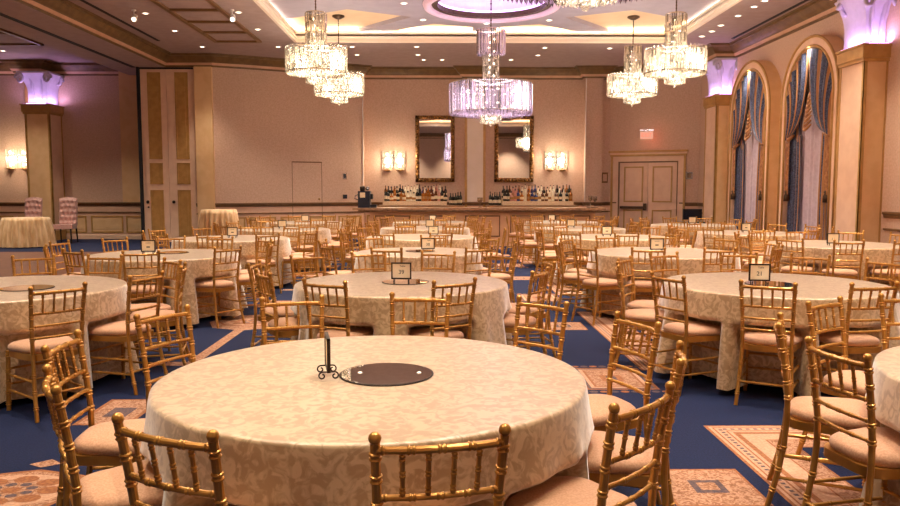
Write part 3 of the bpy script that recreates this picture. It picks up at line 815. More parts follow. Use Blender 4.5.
# arched panel in far-left hall
b = MB()
for x in (-14.15, -14.0):
    pass
def arch_band(xc, hw, zs, y):
    return [(xc + hw, y, 0)] + [(xc + hw * math.cos(PI * i / 18), y, zs + hw * math.sin(PI * i / 18)) for i in range(19)] + [(xc - hw, y, 0)]
b.tube(arch_band(-15.2, 1.2, 3.45, 24.16), .07, 6)
o = b.build('trim_4', M['gold'], None, True); struct(o, 'gold arch trim on the end wall of the adjoining hall', 'trim')
b = MB(); b.box(-12.92, -12.78, 24.12, 24.2, 0, CB - .03); b.build('pilaster_edge', M['gold'], wf)

# ---- crystal chandeliers
def crystal_drum(R, z0, z1, step, rows, rod=.012, inner=True):
    b = MB()
    n = int(2 * PI * R / step)
    hh = (z1 - z0) / rows
    for r in range(rows):
        a0 = z0 + r * hh + .012 * (rows > 1); a1 = z0 + (r + 1) * hh - .012 * (rows > 1)
        for k in range(n):
            a = 2 * PI * (k + .5 * (r % 2)) / n; j = RND.uniform(-.01, .01)
            cx, cy = (R + j) * math.cos(a), (R + j) * math.sin(a)
            q = rod
            P = [(cx + q * math.cos(a + PI / 2 * i + .4), cy + q * math.sin(a + PI / 2 * i + .4)) for i in range(4)]
            za = a0 + RND.uniform(-.012, .012)
            b.add([(x, y, za) for x, y in P] + [(x, y, a1) for x, y in P] + [(cx, cy, za - .02)], [(0, 1, 5, 4), (1, 2, 6, 5), (2, 3, 7, 6), (3, 0, 4, 7), (4, 5, 6, 7), (1, 0, 8), (2, 1, 8), (3, 2, 8), (0, 3, 8)], 0)
    return b
def crystal_disc(b, R0, R1, z, step, drop=.05):
    r = R0
    while r < R1:
        n = max(6, int(2 * PI * r / step))
        for k in range(n):
            a = 2 * PI * k / n
            x, y = r * math.cos(a), r * math.sin(a); s = .017
            zz = z + .03 * ((r / R1) ** 2)
            b.add([(x - s, y, zz), (x, y - s, zz), (x + s, y, zz), (x, y + s, zz), (x, y, zz + s), (x, y, zz - drop)], [(0, 1, 4), (1, 2, 4), (2, 3, 4), (3, 0, 4), (1, 0, 5), (2, 1, 5), (3, 2, 5), (0, 3, 5)], 0)
        r += step
def bulbs(pts, r=.02):
    b = MB()
    for p in pts: b.ball(p, r, 6)
    return b
def hoop(R, z, r=.012):
    b = MB(); b.tube([(R * math.cos(2 * PI * i / 40), R * math.sin(2 * PI * i / 40), z) for i in range(40)], r, 6, closed=True); return b
ZT = CZ + .34
def small_chandelier(loc, label):
    t = thing('chandelier', label, 'chandelier', (loc[0], loc[1], 0), 0, 'small tiered crystal chandeliers')
    b = MB(); b.lathe([(.15, ZT - .0), (.15, ZT - .03), (.06, ZT - .08), (.02, ZT - .09)][::-1], 20); b.build('canopy', M['bronze'], t, True)
    b = MB(); z = ZT - .08; i = 0
    while z > 5.05:
        b.tube([(.0, 0, z), (0, 0, z - .03)], .016 if i % 2 else .011, 6); z -= .03; i += 1
    b.build('stem', M['bronze'], t)
    b = crystal_drum(.205, 4.34, 5.07, .036, 4, .012); q_ = crystal_drum(.11, 4.36, 5.0, .04, 4, .010); b.add(q_.v, q_.f)
    b.build('upper_fringe', M['crystal'], t)
    b = crystal_drum(.60, 3.88, 4.34, .042, 3, .0145); q_ = crystal_drum(.50, 3.90, 4.32, .05, 2, .012); b.add(q_.v, q_.f)
    crystal_disc(b, .24, .60, 3.87, .055); crystal_disc(b, .24, .60, 4.35, .09, .02)
    b.build('main_fringe', M['crystal'], t)
    b = crystal_drum(.20, 3.70, 3.88, .032, 2, .010)
    crystal_disc(b, .03, .2, 3.69, .045, .035)
    b.build('lower_fringe', M['crystal'], t)
    b = MB(); b.ball((0, 0, 3.635), .03); b.tube([(0, 0, 3.65), (0, 0, 3.71)], .012, 6); b.build('finial', M['crystal'], t, True)
    b = hoop(.60, 4.34); h2 = hoop(.20, 5.07); b.add(h2.v, h2.f); h3 = hoop(.60, 3.90); b.add(h3.v, h3.f); b.tube([(0, 0, 3.8), (0, 0, 5.1)], .012, 6)
    for a in range(4):
        b.tube([(0, 0, 4.34), (.6 * math.cos(a * PI / 2), .6 * math.sin(a * PI / 2), 4.34)], .008, 4)
    b.build('hoop', M['chrome'], t)
    pts = [(.40 * math.cos(2 * PI * k / 10), .40 * math.sin(2 * PI * k / 10), zz) for k in range(10) for zz in (4.02, 4.22)] + [(.08 * math.cos(2.1 * k), .08 * math.sin(2.1 * k), 4.44 + .1 * k) for k in range(6)] + [(.08 * math.cos(2 * PI * k / 4), .08 * math.sin(2 * PI * k / 4), 3.79) for k in range(4)]
    bulbs(pts).build('bulb', M['bulb'], t, True)['kind'] = 'stuff'
    return t
def big_chandelier(loc, label, dz=0.):
    t = thing('chandelier', label, 'chandelier', (loc[0], loc[1], dz), 0, 'large drum crystal chandeliers')
    b = MB(); b.tube([(0, 0, 5.1), (0, 0, 5.95 - dz)], .014, 6)
    z = 5.2
    while z < 5.9: b.ball((0, 0, z), .022, 6); z += .12
    b.build('stem', M['bronze'], t, True)
    b = crystal_drum(.315, 4.58, 5.10, .046, 1, .013); crystal_disc(b, .05, .3, 4.56, .06); b.build('upper_fringe', M['crystal_v'], t)
    b = crystal_drum(.175, 3.92, 4.58, .036, 5, .010); b.build('neck_fringe', M['crystal'], t)
    b = crystal_drum(.92, 3.27, 3.91, .048, 1, .014)
    b2 = crystal_drum(.74, 3.30, 3.88, .07, 1, .012); b.add(b2.v, b2.f)
    crystal_disc(b, .26, .93, 3.24, .05, .05)
    b.build('main_fringe', M['crystal_v'], t)
    b = crystal_drum(.235, 3.06, 3.27, .03, 3); crystal_disc(b, .03, .22, 3.05, .045, .03); b.build('lower_fringe', M['crystal'], t)
    b = MB(); b.ball((0, 0, 3.01), .035); b.tube([(0, 0, 3.02), (0, 0, 3.08)], .012, 6); b.build('finial', M['crystal'], t, True)
    b = hoop(.92, 3.91, .014); h2 = hoop(.315, 5.1); b.add(h2.v, h2.f); h3 = hoop(.92, 3.28); b.add(h3.v, h3.f); b.tube([(0, 0, 3.1), (0, 0, 5.1)], .014, 6)
    for a in range(6):
        b.tube([(0, 0, 3.91), (.92 * math.cos(a * PI / 3), .92 * math.sin(a * PI / 3), 3.91)], .009, 4)
    b.build('hoop', M['chrome'], t)
    pts = [(.55 * math.cos(2 * PI * k / 14), .55 * math.sin(2 * PI * k / 14), zz) for k in range(14) for zz in (3.45, 3.75)] + [(.07 * math.cos(2.1 * k), .07 * math.sin(2.1 * k), 4.1 + .09 * k) for k in range(11)] + [(.1 * math.cos(2 * PI * k / 5), .1 * math.sin(2 * PI * k / 5), 3.16) for k in range(5)]
    bulbs(pts, .022).build('bulb', M['bulb'], t, True)['kind'] = 'stuff'
    return t
WARM = (255, 238, 216)
EC = 330
sc0 = small_chandelier((-2.49, 15.56), 'nearer left small crystal chandelier, its drum overlapping a farther one')
spots = [((-2.49, 19.0), 'farther left small crystal chandelier hung on a dark rod'), ((4.74, 15.56), 'nearer right small crystal chandelier, cut off at its top by the photo'), ((4.74, 19.0), 'farther right small crystal chandelier hung on a dark rod'),
         ((-2.49, 7.77), 'small crystal chandelier overhead on the left, above the photo'), ((4.74, 7.77), 'small crystal chandelier overhead on the right, above the photo')]
for p, lb in spots: dup(sc0, (p[0], p[1], 0), 0, lb)
for p in ((-2.49, 15.56), (-2.49, 19.0), (4.74, 15.56), (4.74, 19.0), (-2.49, 7.77), (4.74, 7.77)):
    light('chandelier_core', 'POINT', (p[0], p[1], 4.12), 125, WARM, shadow_soft_size=.3)
bc0 = big_chandelier((1.13, 17.3), 'large violet-tinted drum crystal chandelier under the dome')
dup(bc0, (1.13, 6.05, -.04), 0, 'large crystal chandelier whose bottom edge shows at the photo top')
for p in ((1.13, 17.3), (1.13, 6.05)):
    light('chandelier_core', 'POINT', (p[0], p[1], 3.6), 135, (255, 242, 230), shadow_soft_size=.5)
    light('chandelier_violet', 'POINT', (p[0], p[1], 3.75), 16, (222, 176, 255), shadow_soft_size=.3)

# ---- recessed downlights and track spots
dl = MB(); dl.lathe([(.055, -.012), (.085, -.012), (.085, 0)], 16, (0, 0, 0), 0, cap=False)
dl_trim = dl.build('trim_ring', M['white'], None)
dn = MB(); dn.lathe([(.001, -.006), (.068, -.006)], 16, cap=False); dl_lens = dn.build('lens', M['lens'], None)
dlt = thing('downlight', '', 'ceiling light', (0, 0, CZ), 0, 'recessed ceiling downlights'); dl_trim.parent = dlt; dl_lens.parent = dlt
DL = [(-6.52, 17.27, 1), (-6.52, 19.13, 1), (-6.5, 21.22, 1), (-4.44, 17.15, 1), (-4.44, 18.93, 1), (-4.43, 21.2, 1), (-2.41, 21.17, 1), (-2.41, 22.4, 1), (-.65, 21.15, 1), (-.65, 22.38, 1), (-.5, 23.23, 0), (.05, 23.22, 0), (2.87, 21.25, 1), (2.83, 22.42, 1), (2.12, 23.2, 0), (4.67, 21.3, 1), (6.68, 17.35, 0), (6.69, 16.5, 0), (6.66, 18.34, 1), (6.69, 19.02, 0), (6.65, 19.63, 0), (6.7, 15.99, 0), (-10.11, 19.47, 1), (-10.14, 21.79, 1), (-12.28, 21.89, 1)]
ORD = ['first', 'second', 'third', 'fourth', 'fifth', 'sixth', 'seventh', 'eighth', 'ninth', 'tenth', 'eleventh', 'twelfth', 'thirteenth', 'fourteenth', 'fifteenth', 'sixteenth', 'seventeenth', 'eighteenth', 'nineteenth', 'twentieth', 'twenty-first', 'twenty-second', 'twenty-third', 'twenty-fourth', 'twenty-fifth', 'twenty-sixth', 'twenty-seventh', 'twenty-eighth', 'twenty-ninth', 'thirtieth', 'thirty-first', 'thirty-second', 'thirty-third', 'thirty-fourth', 'thirty-fifth', 'thirty-sixth']
def dl_label(x, y):
    if x < -9: zone = 'over the adjoining left hall'
    elif x < -6: zone = 'in the row along the left beam'
    elif x < -3.9: zone = 'in the row right of the ceiling ladder trim'
    elif x > 6: zone = 'in the row above the arched windows'
    else: zone = 'between the glowing tray and the bar wall'
    same = sorted([q for q in DL if dl_zone(q[0]) == dl_zone(x)], key=lambda q: (q[1] if zone.startswith('in the row') else q[0], q[1]))
    i = [k for k, q in enumerate(same) if q[0] == x and q[1] == y][0]
    return 'round recessed downlight, %s %s %s' % (ORD[i], 'from the viewer' if zone.startswith('in the row') else 'from the left', zone)
def dl_zone(x): return 0 if x < -9 else 1 if x < -6 else 2 if x < -3.9 else 4 if x > 6 else 3
first = True
for (x, y, on) in DL:
    lb = dl_label(x, y)
    if first:
        dlt.location = (x, y, CZ); dlt['label'] = lb; first = False
    else: dup(dlt, (x, y, CZ), 0, lb)
TRAYDL = [(-2.44, 17.3, 'left of the dome, nearest the left glowing edge'), (-.81, 17.3, 'just left of the dome ring'), (-.42, 18.95, 'left of the centre behind the dome'), (2.66, 18.95, 'right of the centre behind the dome'), (1.15, 19.33, 'centred behind the dome'), (4.74, 17.44, 'right of the dome under the warm ceiling')]
for (x, y, lb) in TRAYDL:
    dup(dlt, (x, y, ZT - .10 if lb[:4] != 'left of the dome' and x not in (-2.44, 4.74) else ZT), 0, 'round downlight in the tray, ' + lb)
def spot(x, y, z, e, size=1.45):
    l = light('downlight_or_fill', 'SPOT', (x, y, z - .03), e, (255, 238, 214), spot_size=size, spot_blend=.7, shadow_soft_size=.06)
for (x, y, on) in DL:
    if on: spot(x, y, CZ, 170 if x > -9 else 220)
# unseen recessed lights carried on towards the viewer, with added fill rows among them
for y in (4.5, 7.5, 10.5, 13.5):
    for x in (-6.52, 6.4): spot(x, y, CZ, 300)
for y in (2.0, 3.9, 10.2, 11.6, 13.4):  # nearest row is unseen, added to brighten the front table
    for x in (-2.4, 1.15, 4.67): spot(x, y, CZ, 330 if y > 3 else 230)
for x in (-6, -2.4, 1.15, 4.67): spot(x, -2.2, CZ, 700, 1.6)  # unseen beams added to light the rear wall for the mirrors
for (x, y) in ((-1.25, 6.2), (-1.25, 9.2), (3.5, 6.2), (3.5, 9.2), (-2.44, 17.3), (4.74, 17.44), (-.81, 15.4), (2.7, 15.4)): spot(x, y, ZT - .12, 240, 1.7)
for y in (6, 12, 18):
    for x in (-10.1, -12.3, -15): spot(x, y, CZ, 280, 2.0)
def track_spot(x, y, label, tgt):
    t = thing('track_spotlight', label, 'spotlight', (x, y, CZ), 0, 'small ceiling spotlights')
    b = MB(); b.lathe([(.05, -.03), (.05, 0)], 12); b.tube([(0, 0, 0), (0, 0, -.14)], .012, 6); b.build('stem', M['white'], t)
    b = MB(); b.tube([(0, .07, -.12), (.02, -.06, -.22)], [.05, .07], 12); b.build('lamp_head', M['white'], t, True)
    b = MB(); b.ball((.02, -.065, -.22), .045); b.build('lens', M['lens'], t, True)
track_spot(-4.52, 16.93, 'small white ceiling spotlight glowing beside the ladder trim', None)
track_spot(-6.65, 16.95, 'small ceiling spotlight by the left beam', None)

# ---- wall sconces
def sconce(loc, label):
    t = thing('wall_sconce', label, 'wall lamp', loc, 0, 'crystal wall sconces')
    b = MB(); b.box(-.36, .36, -.03, 0, -.2, .2); b.build('back_plate', M['chrome'], t)
    b = MB()
    for sx in (-.2, .2):
        for r in range(3):
            for k in range(9):
                a = PI * k / 8
                cx, cy = sx + .17 * math.cos(a), -.04 - .14 * math.sin(a); q = .014
                z1 = .30 - r * .2; z0 = z1 - .18
                b.add([(cx - q, cy, z0), (cx, cy - q, z0), (cx + q, cy, z0), (cx, cy + q, z0), (cx - q, cy, z1), (cx, cy - q, z1), (cx + q, cy, z1), (cx, cy + q, z1)], [(0, 1, 5, 4), (1, 2, 6, 5), (2, 3, 7, 6), (3, 0, 4, 7), (4, 5, 6, 7), (3, 2, 1, 0)], 0)
    b.build('crystal_shade', M['crystal_s'], t)
    b = MB()
    for sx in (-.2, .2):
        for r in range(3): b.ball((sx, -.09, .2 - r * .19), .045, 8)
    b.build('bulb', M['bulb_s'], t, True)
    b = MB()
    for sx in (-.2, .2): b.lathe([(.001, -.36), (.05, -.34), (.13, -.31), (.14, -.29)], 12, (sx, -.07, 0))
    b.build('bottom_cup', M['gold'], t, True)
    for sx in (-.2, .2):
        light('sconce_light', 'POINT', (loc[0] + sx, loc[1] - .3, loc[2]), 20, (255, 234, 204), shadow_soft_size=.1)
    return t
sconce((-1.52, 24.86, 2.50), 'crystal wall sconce glowing to the left of the left gilt mirror')
sconce((3.75, 24.86, 2.50), 'crystal wall sconce glowing to the right of the right gilt mirror')
sconce((-13.25, 24.2, 2.52), 'crystal wall sconce glowing in the adjoining left hall')

# ---- gilt mirrors
def wall_mirror(x0, x1, z0, z1, label):
    t = thing('wall_mirror', label, 'mirror', ((x0 + x1) / 2, 24.86, 0), 0, 'gilt framed wall mirrors')
    hw = (x1 - x0) / 2; fw = .13
    b = MB(); b.box(-hw + fw * .8, hw - fw * .8, -.045, -.03, z0 + fw * .8, z1 - fw * .8); b.build('mirror_glass', M['mirror'], t)
    b = MB()
    for (a0, a1, c0, c1) in ((-hw, hw, z0, z0 + fw), (-hw, hw, z1 - fw, z1), (-hw, -hw + fw, z0, z1), (hw - fw, hw, z0, z1)):
        b.box(a0, a1, -.07, 0, c0, c1)
    def run(p, q, n):
        for i in range(n):
            u = (i + .5) / n
            x = p[0] + (q[0] - p[0]) * u; z = p[1] + (q[1] - p[1]) * u
            b.ball((x, -.07, z), .05 + .02 * (i % 2), 7)
    i_ = fw / 2
    run((-hw + i_, z0 + i_), (-hw + i_, z1 - i_), 17); run((hw - i_, z0 + i_), (hw - i_, z1 - i_), 17); run((-hw + i_, z0 + i_), (hw - i_, z0 + i_), 9); run((-hw + i_, z1 - i_), (hw - i_, z1 - i_), 9)
    b.build('carved_frame', M['frame'], t, True)
wall_mirror(-.81, .46, 1.81, 3.94, 'left ornate gilt framed mirror on the bar wall')
wall_mirror(1.75, 3.02, 1.81, 3.94, 'right ornate gilt framed mirror on the bar wall')

# ---- bar counter, back bar, bottles
t = thing('bar_counter', 'long bar counter with tan panelled front and brown stone top', 'bar', (0, 20.9, 0))
bx0, bx1 = -1.95, 4.28
b = MB(); b.box(bx0, bx1, .1, .75, 0, .96); b.box(bx0 - .02, bx1 + .02, .06, .8, 0, .14); b.build('bar_body', M['bar'], t)
b = MB(); b.box(bx0 - .45, bx1 + .25, -.12, .85, 1.0, 1.06); b.box(bx0 - .3, bx1 + .15, -.04, .8, .955, 1.0); b.build('countertop', M['bar_top'], t)
n = 5; stp = (bx1 - bx0) / n
for i in range(n):
    a = bx0 + i * stp + .14; c_ = bx0 + (i + 1) * stp - .14
    b = MB(); w_ = .03
    b.box(a, c_, .085, .1, .26, .26 + w_); b.box(a, c_, .085, .1, .82, .85); b.box(a, a + w_, .085, .1, .26, .85); b.box(c_ - w_, c_, .085, .1, .26, .85)
    b.build('front_panel', M['rail'], t)
for nm, x0, x1, lb in (('back_bar', -1.95, .70, 'left lit back bar shelf carrying bottles'), ('back_bar', 1.50, 4.32, 'right lit back bar shelf carrying bottles')):
    t = thing(nm, lb, 'back bar', (0, 24.0, 0), 0, 'lit back bar shelves')
    b = MB(); b.box(x0, x1, -.05, .8, 0, 1.04); b.build('cabinet', M['bar'], t)
    b = MB(); b.box(x0 - .03, x1 + .03, -.08, .82, 1.04, 1.07); b.build('shelf_top', M['bar_top'], t)
    lo_, hi_ = (x0 + .12, x1 - .50) if x0 < 0 else (x0 + .45, x1 - .10)
    b = MB(); b.box(lo_, hi_, .10, .38, 1.07, 1.20); b.box(lo_, hi_, .38, .66, 1.07, 1.30); b.build('lit_riser', M['shelf_glow'], t)

def bottle_mesh(kind, h, r, m):
    b = MB()
    if kind == 'wine':
        prof = [(r * .9, 0), (r, .01), (r, h * .58), (r * .85, h * .66), (r * .36, h * .76), (r * .33, h * .93), (r * .38, h * .94), (r * .38, h)]
    elif kind == 'liquor':
        prof = [(r * .95, 0), (r * 1.1, .01), (r * 1.1, h * .55), (r * .9, h * .64), (r * .38, h * .70), (r * .34, h * .86), (r * .45, h * .87), (r * .45, h)]
    else:
        prof = [(r * 1.0, 0), (r * 1.35, .02), (r * 1.4, h * .42), (r * 1.0, h * .58), (r * .4, h * .66), (r * .36, h * .84), (r * .55, h * .85), (r * .55, h)]
    N = 10
    vs = [(q * math.cos(2 * PI * k / N), q * math.sin(2 * PI * k / N), z) for q, z in prof for k in range(N)]
    for i in range(len(prof) - 1):
        mi = 2 if i >= len(prof) - 3 else 0
        b.add(vs[i * N:(i + 2) * N], [(k, (k + 1) % N, N + (k + 1) % N, N + k) for k in range(N)], mi)
    b.add(vs[:N], [tuple(range(N - 1, -1, -1))], 0); b.add(vs[-N:], [tuple(range(N))], 2)
    rr = prof[2][0] * 1.02
    b.lathe([(rr, h * .16), (rr, h * .40)], N, (0, 0, 0), 1, cap=False)
    me_o = b.build('liquor_bottle', [m, M['label'] if RND.random() < .4 else M['label2'], M['cap']], None, True)
    return me_o
PROTO = {}
def place_bottle(col, kind, x, y, z, label, group):
    key = (col, kind)
    if key not in PROTO:
        hh = {'wine': .33, 'liquor': .30, 'round': .25}[kind]
        PROTO[key] = bottle_mesh(kind, hh, .037, BK[col]); o = PROTO[key]
    else:
        o = PROTO[key].copy(); COL.objects.link(o)
    s = RND.uniform(1.0, 1.18)
    o.location = (x, y, z); o.scale = (1.35, 1.35, s * 1.12); o.rotation_euler = (0, 0, RND.uniform(0, 6))
    o.name = 'liquor_bottle' if kind != 'wine' else 'wine_bottle'
    tag(o, label, 'bottle', group)
CW = {'dark': 'dark green', 'amber': 'amber', 'brown': 'brown', 'clear': 'pale clear', 'blue': 'blue', 'rose': 'rosy'}
def pick(seq, u):
    i = min(len(seq) - 1, int(u * len(seq))); return RND.choice(seq[i])
seqL = [['dark', 'dark', 'amber'], ['dark', 'clear', 'amber'], ['brown', 'amber', 'dark'], ['brown', 'dark', 'amber'], ['clear', 'clear', 'amber'], ['clear', 'clear', 'clear'], ['blue', 'clear', 'dark'], ['clear', 'amber', 'blue'], ['amber', 'dark', 'clear'], ['rose', 'clear', 'brown'], ['dark', 'rose', 'clear'], ['dark', 'dark']]
seqR = [['dark', 'dark', 'brown'], ['brown', 'rose', 'clear'], ['blue', 'rose', 'clear'], ['clear', 'amber', 'clear'], ['dark', 'clear', 'amber'], ['clear', 'clear', 'blue'], ['clear', 'clear', 'brown'], ['clear', 'brown', 'dark'], ['clear', 'amber', 'clear'], ['dark', 'clear', 'brown'], ['amber', 'dark', 'clear'], ['dark', 'dark', 'amber']]
for side, x0, x1, seq in (('left', -1.80, .20, seqL), ('right', 1.98, 4.20, seqR)):
    for row, y, z, n in (('rear', 24.52, 1.30, 22), ('front', 24.24, 1.20, 20)):
        for i in range(n):
            u = (i + .5) / n; c_ = pick(seq, u)
            kind = RND.choice(['wine', 'liquor', 'liquor', 'round']) if row == 'front' else RND.choice(['wine', 'wine', 'liquor'])
            place_bottle(c_, kind, x0 + (x1 - x0) * u + RND.uniform(-.012, .012), y, z, '%s glass bottle, %s from left in %s row of %s back bar' % (CW[c_], ORD[i], row, side), 'bottles on the %s back bar' % side)
    lo = (.28, .68) if side == 'left' else (1.55, 1.92)
    for i in range(5):
        u = (i + .5) / 5
        place_bottle('dark', 'wine', lo[0] + (lo[1] - lo[0]) * u, 24.3 + .1 * (i % 2), 1.07, 'low standing dark bottle, %s from left beside the %s lit riser' % (ORD[i], side), 'low dark bottles beside the risers')

# bar-top clutter
t = thing('coffee_machine', 'dark navy espresso machine at the left end of the bar', 'coffee machine', (-2.08, 21.25, 1.06))
b = MB(); b.box(-.2, .13, -.2, .25, 0, .46); b.box(.13, .30, -.15, .2, 0, .08); b.build('body', M['navyblack'], t)
b = MB(); b.box(.13, .20, -.1, .1, .24, .38); b.build('brew_head', M['black'], t)
b = MB(); b.lathe([(.06, .46), (.07, .48), (.075, .58), (.05, .60)], 12, (-.09, 0, 0)); b.build('bean_hopper', M['iron'], t, True)
b = MB(); b.ball((.05, 0, .53), .06, 10); b.build('pot', M['chrome'], t, True)
b = MB(); b.tube([(-.2, -.1, .36), (-.28, -.1, .34), (-.30, -.1, .26), (-.22, -.1, .22)], .016, 6); b.build('steam_wand', M['chrome'], t, True)
b = MB(); b.box(-.14, .0, -.212, -.2, .28, .42); b.build('display_panel', M['label'], t)
def goblet(name, label, x, y, z, h, r, m, grp=None):
    t_ = thing(name, label, 'glass', (x, y, z), 0, grp)
    b = MB(); b.lathe([(r * .8, 0), (r * .8, .006), (.008, .015), (.007, h * .45), (r * .5, h * .5), (r, h * .65), (r * .98, h)], 12, cap=False); b.build('bowl', m, t_, True)
    b = MB(); b.lathe([(.01, h * .5), (r * .6, h * .53), (r * .93, h * .66), (r * .95, h * .8)], 12); b.build('drink', M['brown_l'], t_, True)
M['glass'] = crystal('thin_glass', (190, 170, 150), .35, .2, .8)
M['brown_l'] = mat('dark_drink', (110, 76, 44), (120, 84, 50), rough=.3)
goblet('goblet', 'amber footed goblet standing alone on the bar before the pilaster', 1.10, 21.2, 1.06, .28, .075, M['glass'])
goblet('wine_glass', 'tall wine glass on the right end of the bar, left of two', 4.18, 21.2, 1.09, .30, .06, M['glass'], 'wine glasses on the bar end')
goblet('wine_glass', 'tall wine glass on the right end of the bar, right of two', 4.33, 21.3, 1.09, .28, .06, M['glass'], 'wine glasses on the bar end')
b = MB(); b.lathe([(.001, 0), (.16, 0), (.18, .03)], 20, cap=False); b.lathe([(.001, .012), (.16, .012)], 20, cap=False)
o = b.build('tray', M['chrome'], None, True); o.location = (4.25, 21.25, 1.06); tag(o, 'round silver tray under the wine glasses on the bar', 'tray')

# AV corner by the double doors
t = thing('equipment_stand', 'dark equipment stand holding a black monitor near the double doors', 'stand', (7.05, 21.3, 0))
b = MB(); b.box(-.35, .35, -.2, .2, .62, .66); b.build('stand_top', M['black'], t)
for sx in (-.32, .32):
    b = MB(); b.box(sx - .02, sx + .02, -.18, .18, 0, .62); b.build('leg', M['black'], t)
t = thing('monitor', 'small black monitor standing on the equipment stand', 'monitor', (7.08, 21.3, .66))
b = MB(); b.box(-.27, .27, -.02, .02, .06, .36); b.build('housing', M['black'], t)
b = MB(); b.box(-.25, .25, -.025, -.02, .08, .34); b.build('screen', M['screen'], t)
b = MB(); b.box(-.1, .1, -.08, .08, 0, .015); b.box(-.02, .02, -.01, .01, 0, .1); b.build('base', M['black'], t)

# ---- chairs
def bamboo(b, pts, r, nodes, n=8, ringr=1.34, mi=0, sub=6):
    """bamboo-turned tube along pts with double rings at arc fractions in nodes"""
    P = [Vector(p) for p in pts]
    # resample
    L = [0]
    for i in range(1, len(P)): L.append(L[-1] + (P[i] - P[i - 1]).length)
    T = L[-1]
    def at(s):
        s = max(0, min(T, s))
        for i in range(1, len(P)):
            if s <= L[i] + 1e-9:
                u = (s - L[i - 1]) / max(1e-9, L[i] - L[i - 1]); return P[i - 1].lerp(P[i], u)
        return P[-1]
    ss = {}
    k = max(2, sub)
    for i in range(k + 1): ss[T * i / k] = r
    for nd in nodes:
        c_ = nd * T
        for d, q in ((-.0125, 1.0), (-.0105, ringr * .94), (-.0075, ringr), (-.0045, ringr * .94), (-.0022, 1.02), (.0022, 1.02), (.0045, ringr * .94), (.0075, ringr), (.0105, ringr * .94), (.0125, 1.0)):
            ss[c_ + d * (.55 + .45 * r / .0135)] = r * q
    keys = sorted(s for s in ss if 0 <= s <= T)
    b.tube([at(s) for s in keys], [ss[s] for s in keys], n, mi)
def post_path(sx):
    return [(sx * .184, -.262, 0), (sx * .176, -.222, .16), (sx * .167, -.195, .32), (sx * .163, -.186, .45), (sx * .165, -.188, .56), (sx * .170, -.205, .70), (sx * .175, -.224, .82), (sx * .178, -.236, .885)]
def rail_pts(z, yb, hw, bow):
    return [(hw * (2 * i / 8 - 1), yb - bow * (1 - (2 * i / 8 - 1) ** 2), z) for i in range(9)]
def yb_at(z):
    pp = post_path(1)
    for i in range(1, len(pp)):
        if z <= pp[i][2]:
            u = (z - pp[i - 1][2]) / (pp[i][2] - pp[i - 1][2]); return pp[i - 1][1] + (pp[i][1] - pp[i - 1][1]) * u, pp[i - 1][0] + (pp[i][0] - pp[i - 1][0]) * u
    return pp[-1][1], pp[-1][0]
def seat_outline(w_back, w_front, yb, yf, r, n=5):
    pts = []
    for (cx, cy, a0) in ((w_front - r, yf - r, 0), (-(w_front - r), yf - r, PI / 2), (-(w_back - r), yb + r, PI), (w_back - r, yb + r, 3 * PI / 2)):
        for i in range(n + 1):
            a = a0 + PI / 2 * i / n; pts.append((cx + r * math.cos(a), cy + r * math.sin(a)))
    return pts
def chair_parts(n=8):
    parts = []
    for sx in (-1, 1):
        b = MB(); bamboo(b, post_path(sx), .0138, (.10, .22, .34, .62, .70, .79, .88, .955), n)
        b.ball((sx * .178, -.237, .897), .018, n); parts.append(('back_post', b, 'chair'))
    for sx in (-1, 1):
        b = MB(); bamboo(b, [(sx * .192, .196, 0), (sx * .186, .178, .43)], .0150, (.12, .3, .48, .66, .92), n); parts.append(('leg', b, 'chair'))
    for nm, z, r, nodes, bow in (('top_rail', .862, .0115, (.04, .27, .5, .73, .96), .022), ('back_rail', .722, .0095, (.05, .28, .5, .72, .95), .020), ('back_rail', .635, .0085, (.05, .3, .5, .7, .95), .016), ('back_rail', .552, .0085, (.05, .3, .5, .7, .95), .013)):
        yb, xb = yb_at(z); b = MB(); bamboo(b, rail_pts(z, yb, xb, bow), r, nodes, n, 1.25, sub=10); parts.append((nm, b, 'chair'))
    for fx in (-.6, -.2, .2, .6):
        b = MB(); y1, x1 = yb_at(.862); y0, x0 = yb_at(.722); k = 1 - fx * fx
        bamboo(b, [(fx * x0, y0 - .020 * k, .722), (fx * x1, y1 - .022 * k, .862)], .0075, (.16, .5, .84), max(6, n - 2), 1.3, sub=3); parts.append(('spindle', b, 'chair'))
    for (p, q) in (((-.19, .185, .19), (.19, .185, .19)), ((-.178, -.225, .17), (.178, -.225, .17)), ((-.19, .19, .15), (-.176, -.22, .15)), ((.19, .19, .15), (.176, -.22, .15)), ((-.188, .185, .26), (-.172, -.205, .26)), ((.188, .185, .26), (.172, -.205, .26)), ((-.188, .182, .30), (.188, .182, .30))):
        b = MB(); bamboo(b, [p, q], .0085, (.3, .7), max(6, n - 2), 1.35, sub=3); parts.append(('stretcher', b, 'chair'))
    b = MB(); b.prism(seat_outline(.172, .198, -.19, .20, .09), .395, .437); parts.append(('seat_frame', b, 'chair'))
    # cushion
    b = MB(); K = 7; rows = []
    prof = [(.0, .437), (1.03, .440), (1.06, .455), (1.05, .473), (.97, .487), (.75, .497), (.4, .502), (.0, .503)]
    ol = seat_outline(.165, .198, -.17, .205, .115, 7)
    vs = []; N = len(ol)
    for f_, z in prof: vs += [(x * max(f_, .001), .015 + (y - .015) * max(f_, .001), z) for x, y in ol]
    b.add(vs, [(i * N + k, i * N + (k + 1) % N, (i + 1) * N + (k + 1) % N, (i + 1) * N + k) for i in range(len(prof) - 1) for k in range(N)], 0)
    parts.append(('cushion', b, 'cushion'))
    return parts
def full_chair():
    t = thing('chiavari_chair', '', 'chair')
    for nm, b, m in chair_parts(10): b.build(nm, M[m], t, 'angle' if m == 'chair' else True)
    return t
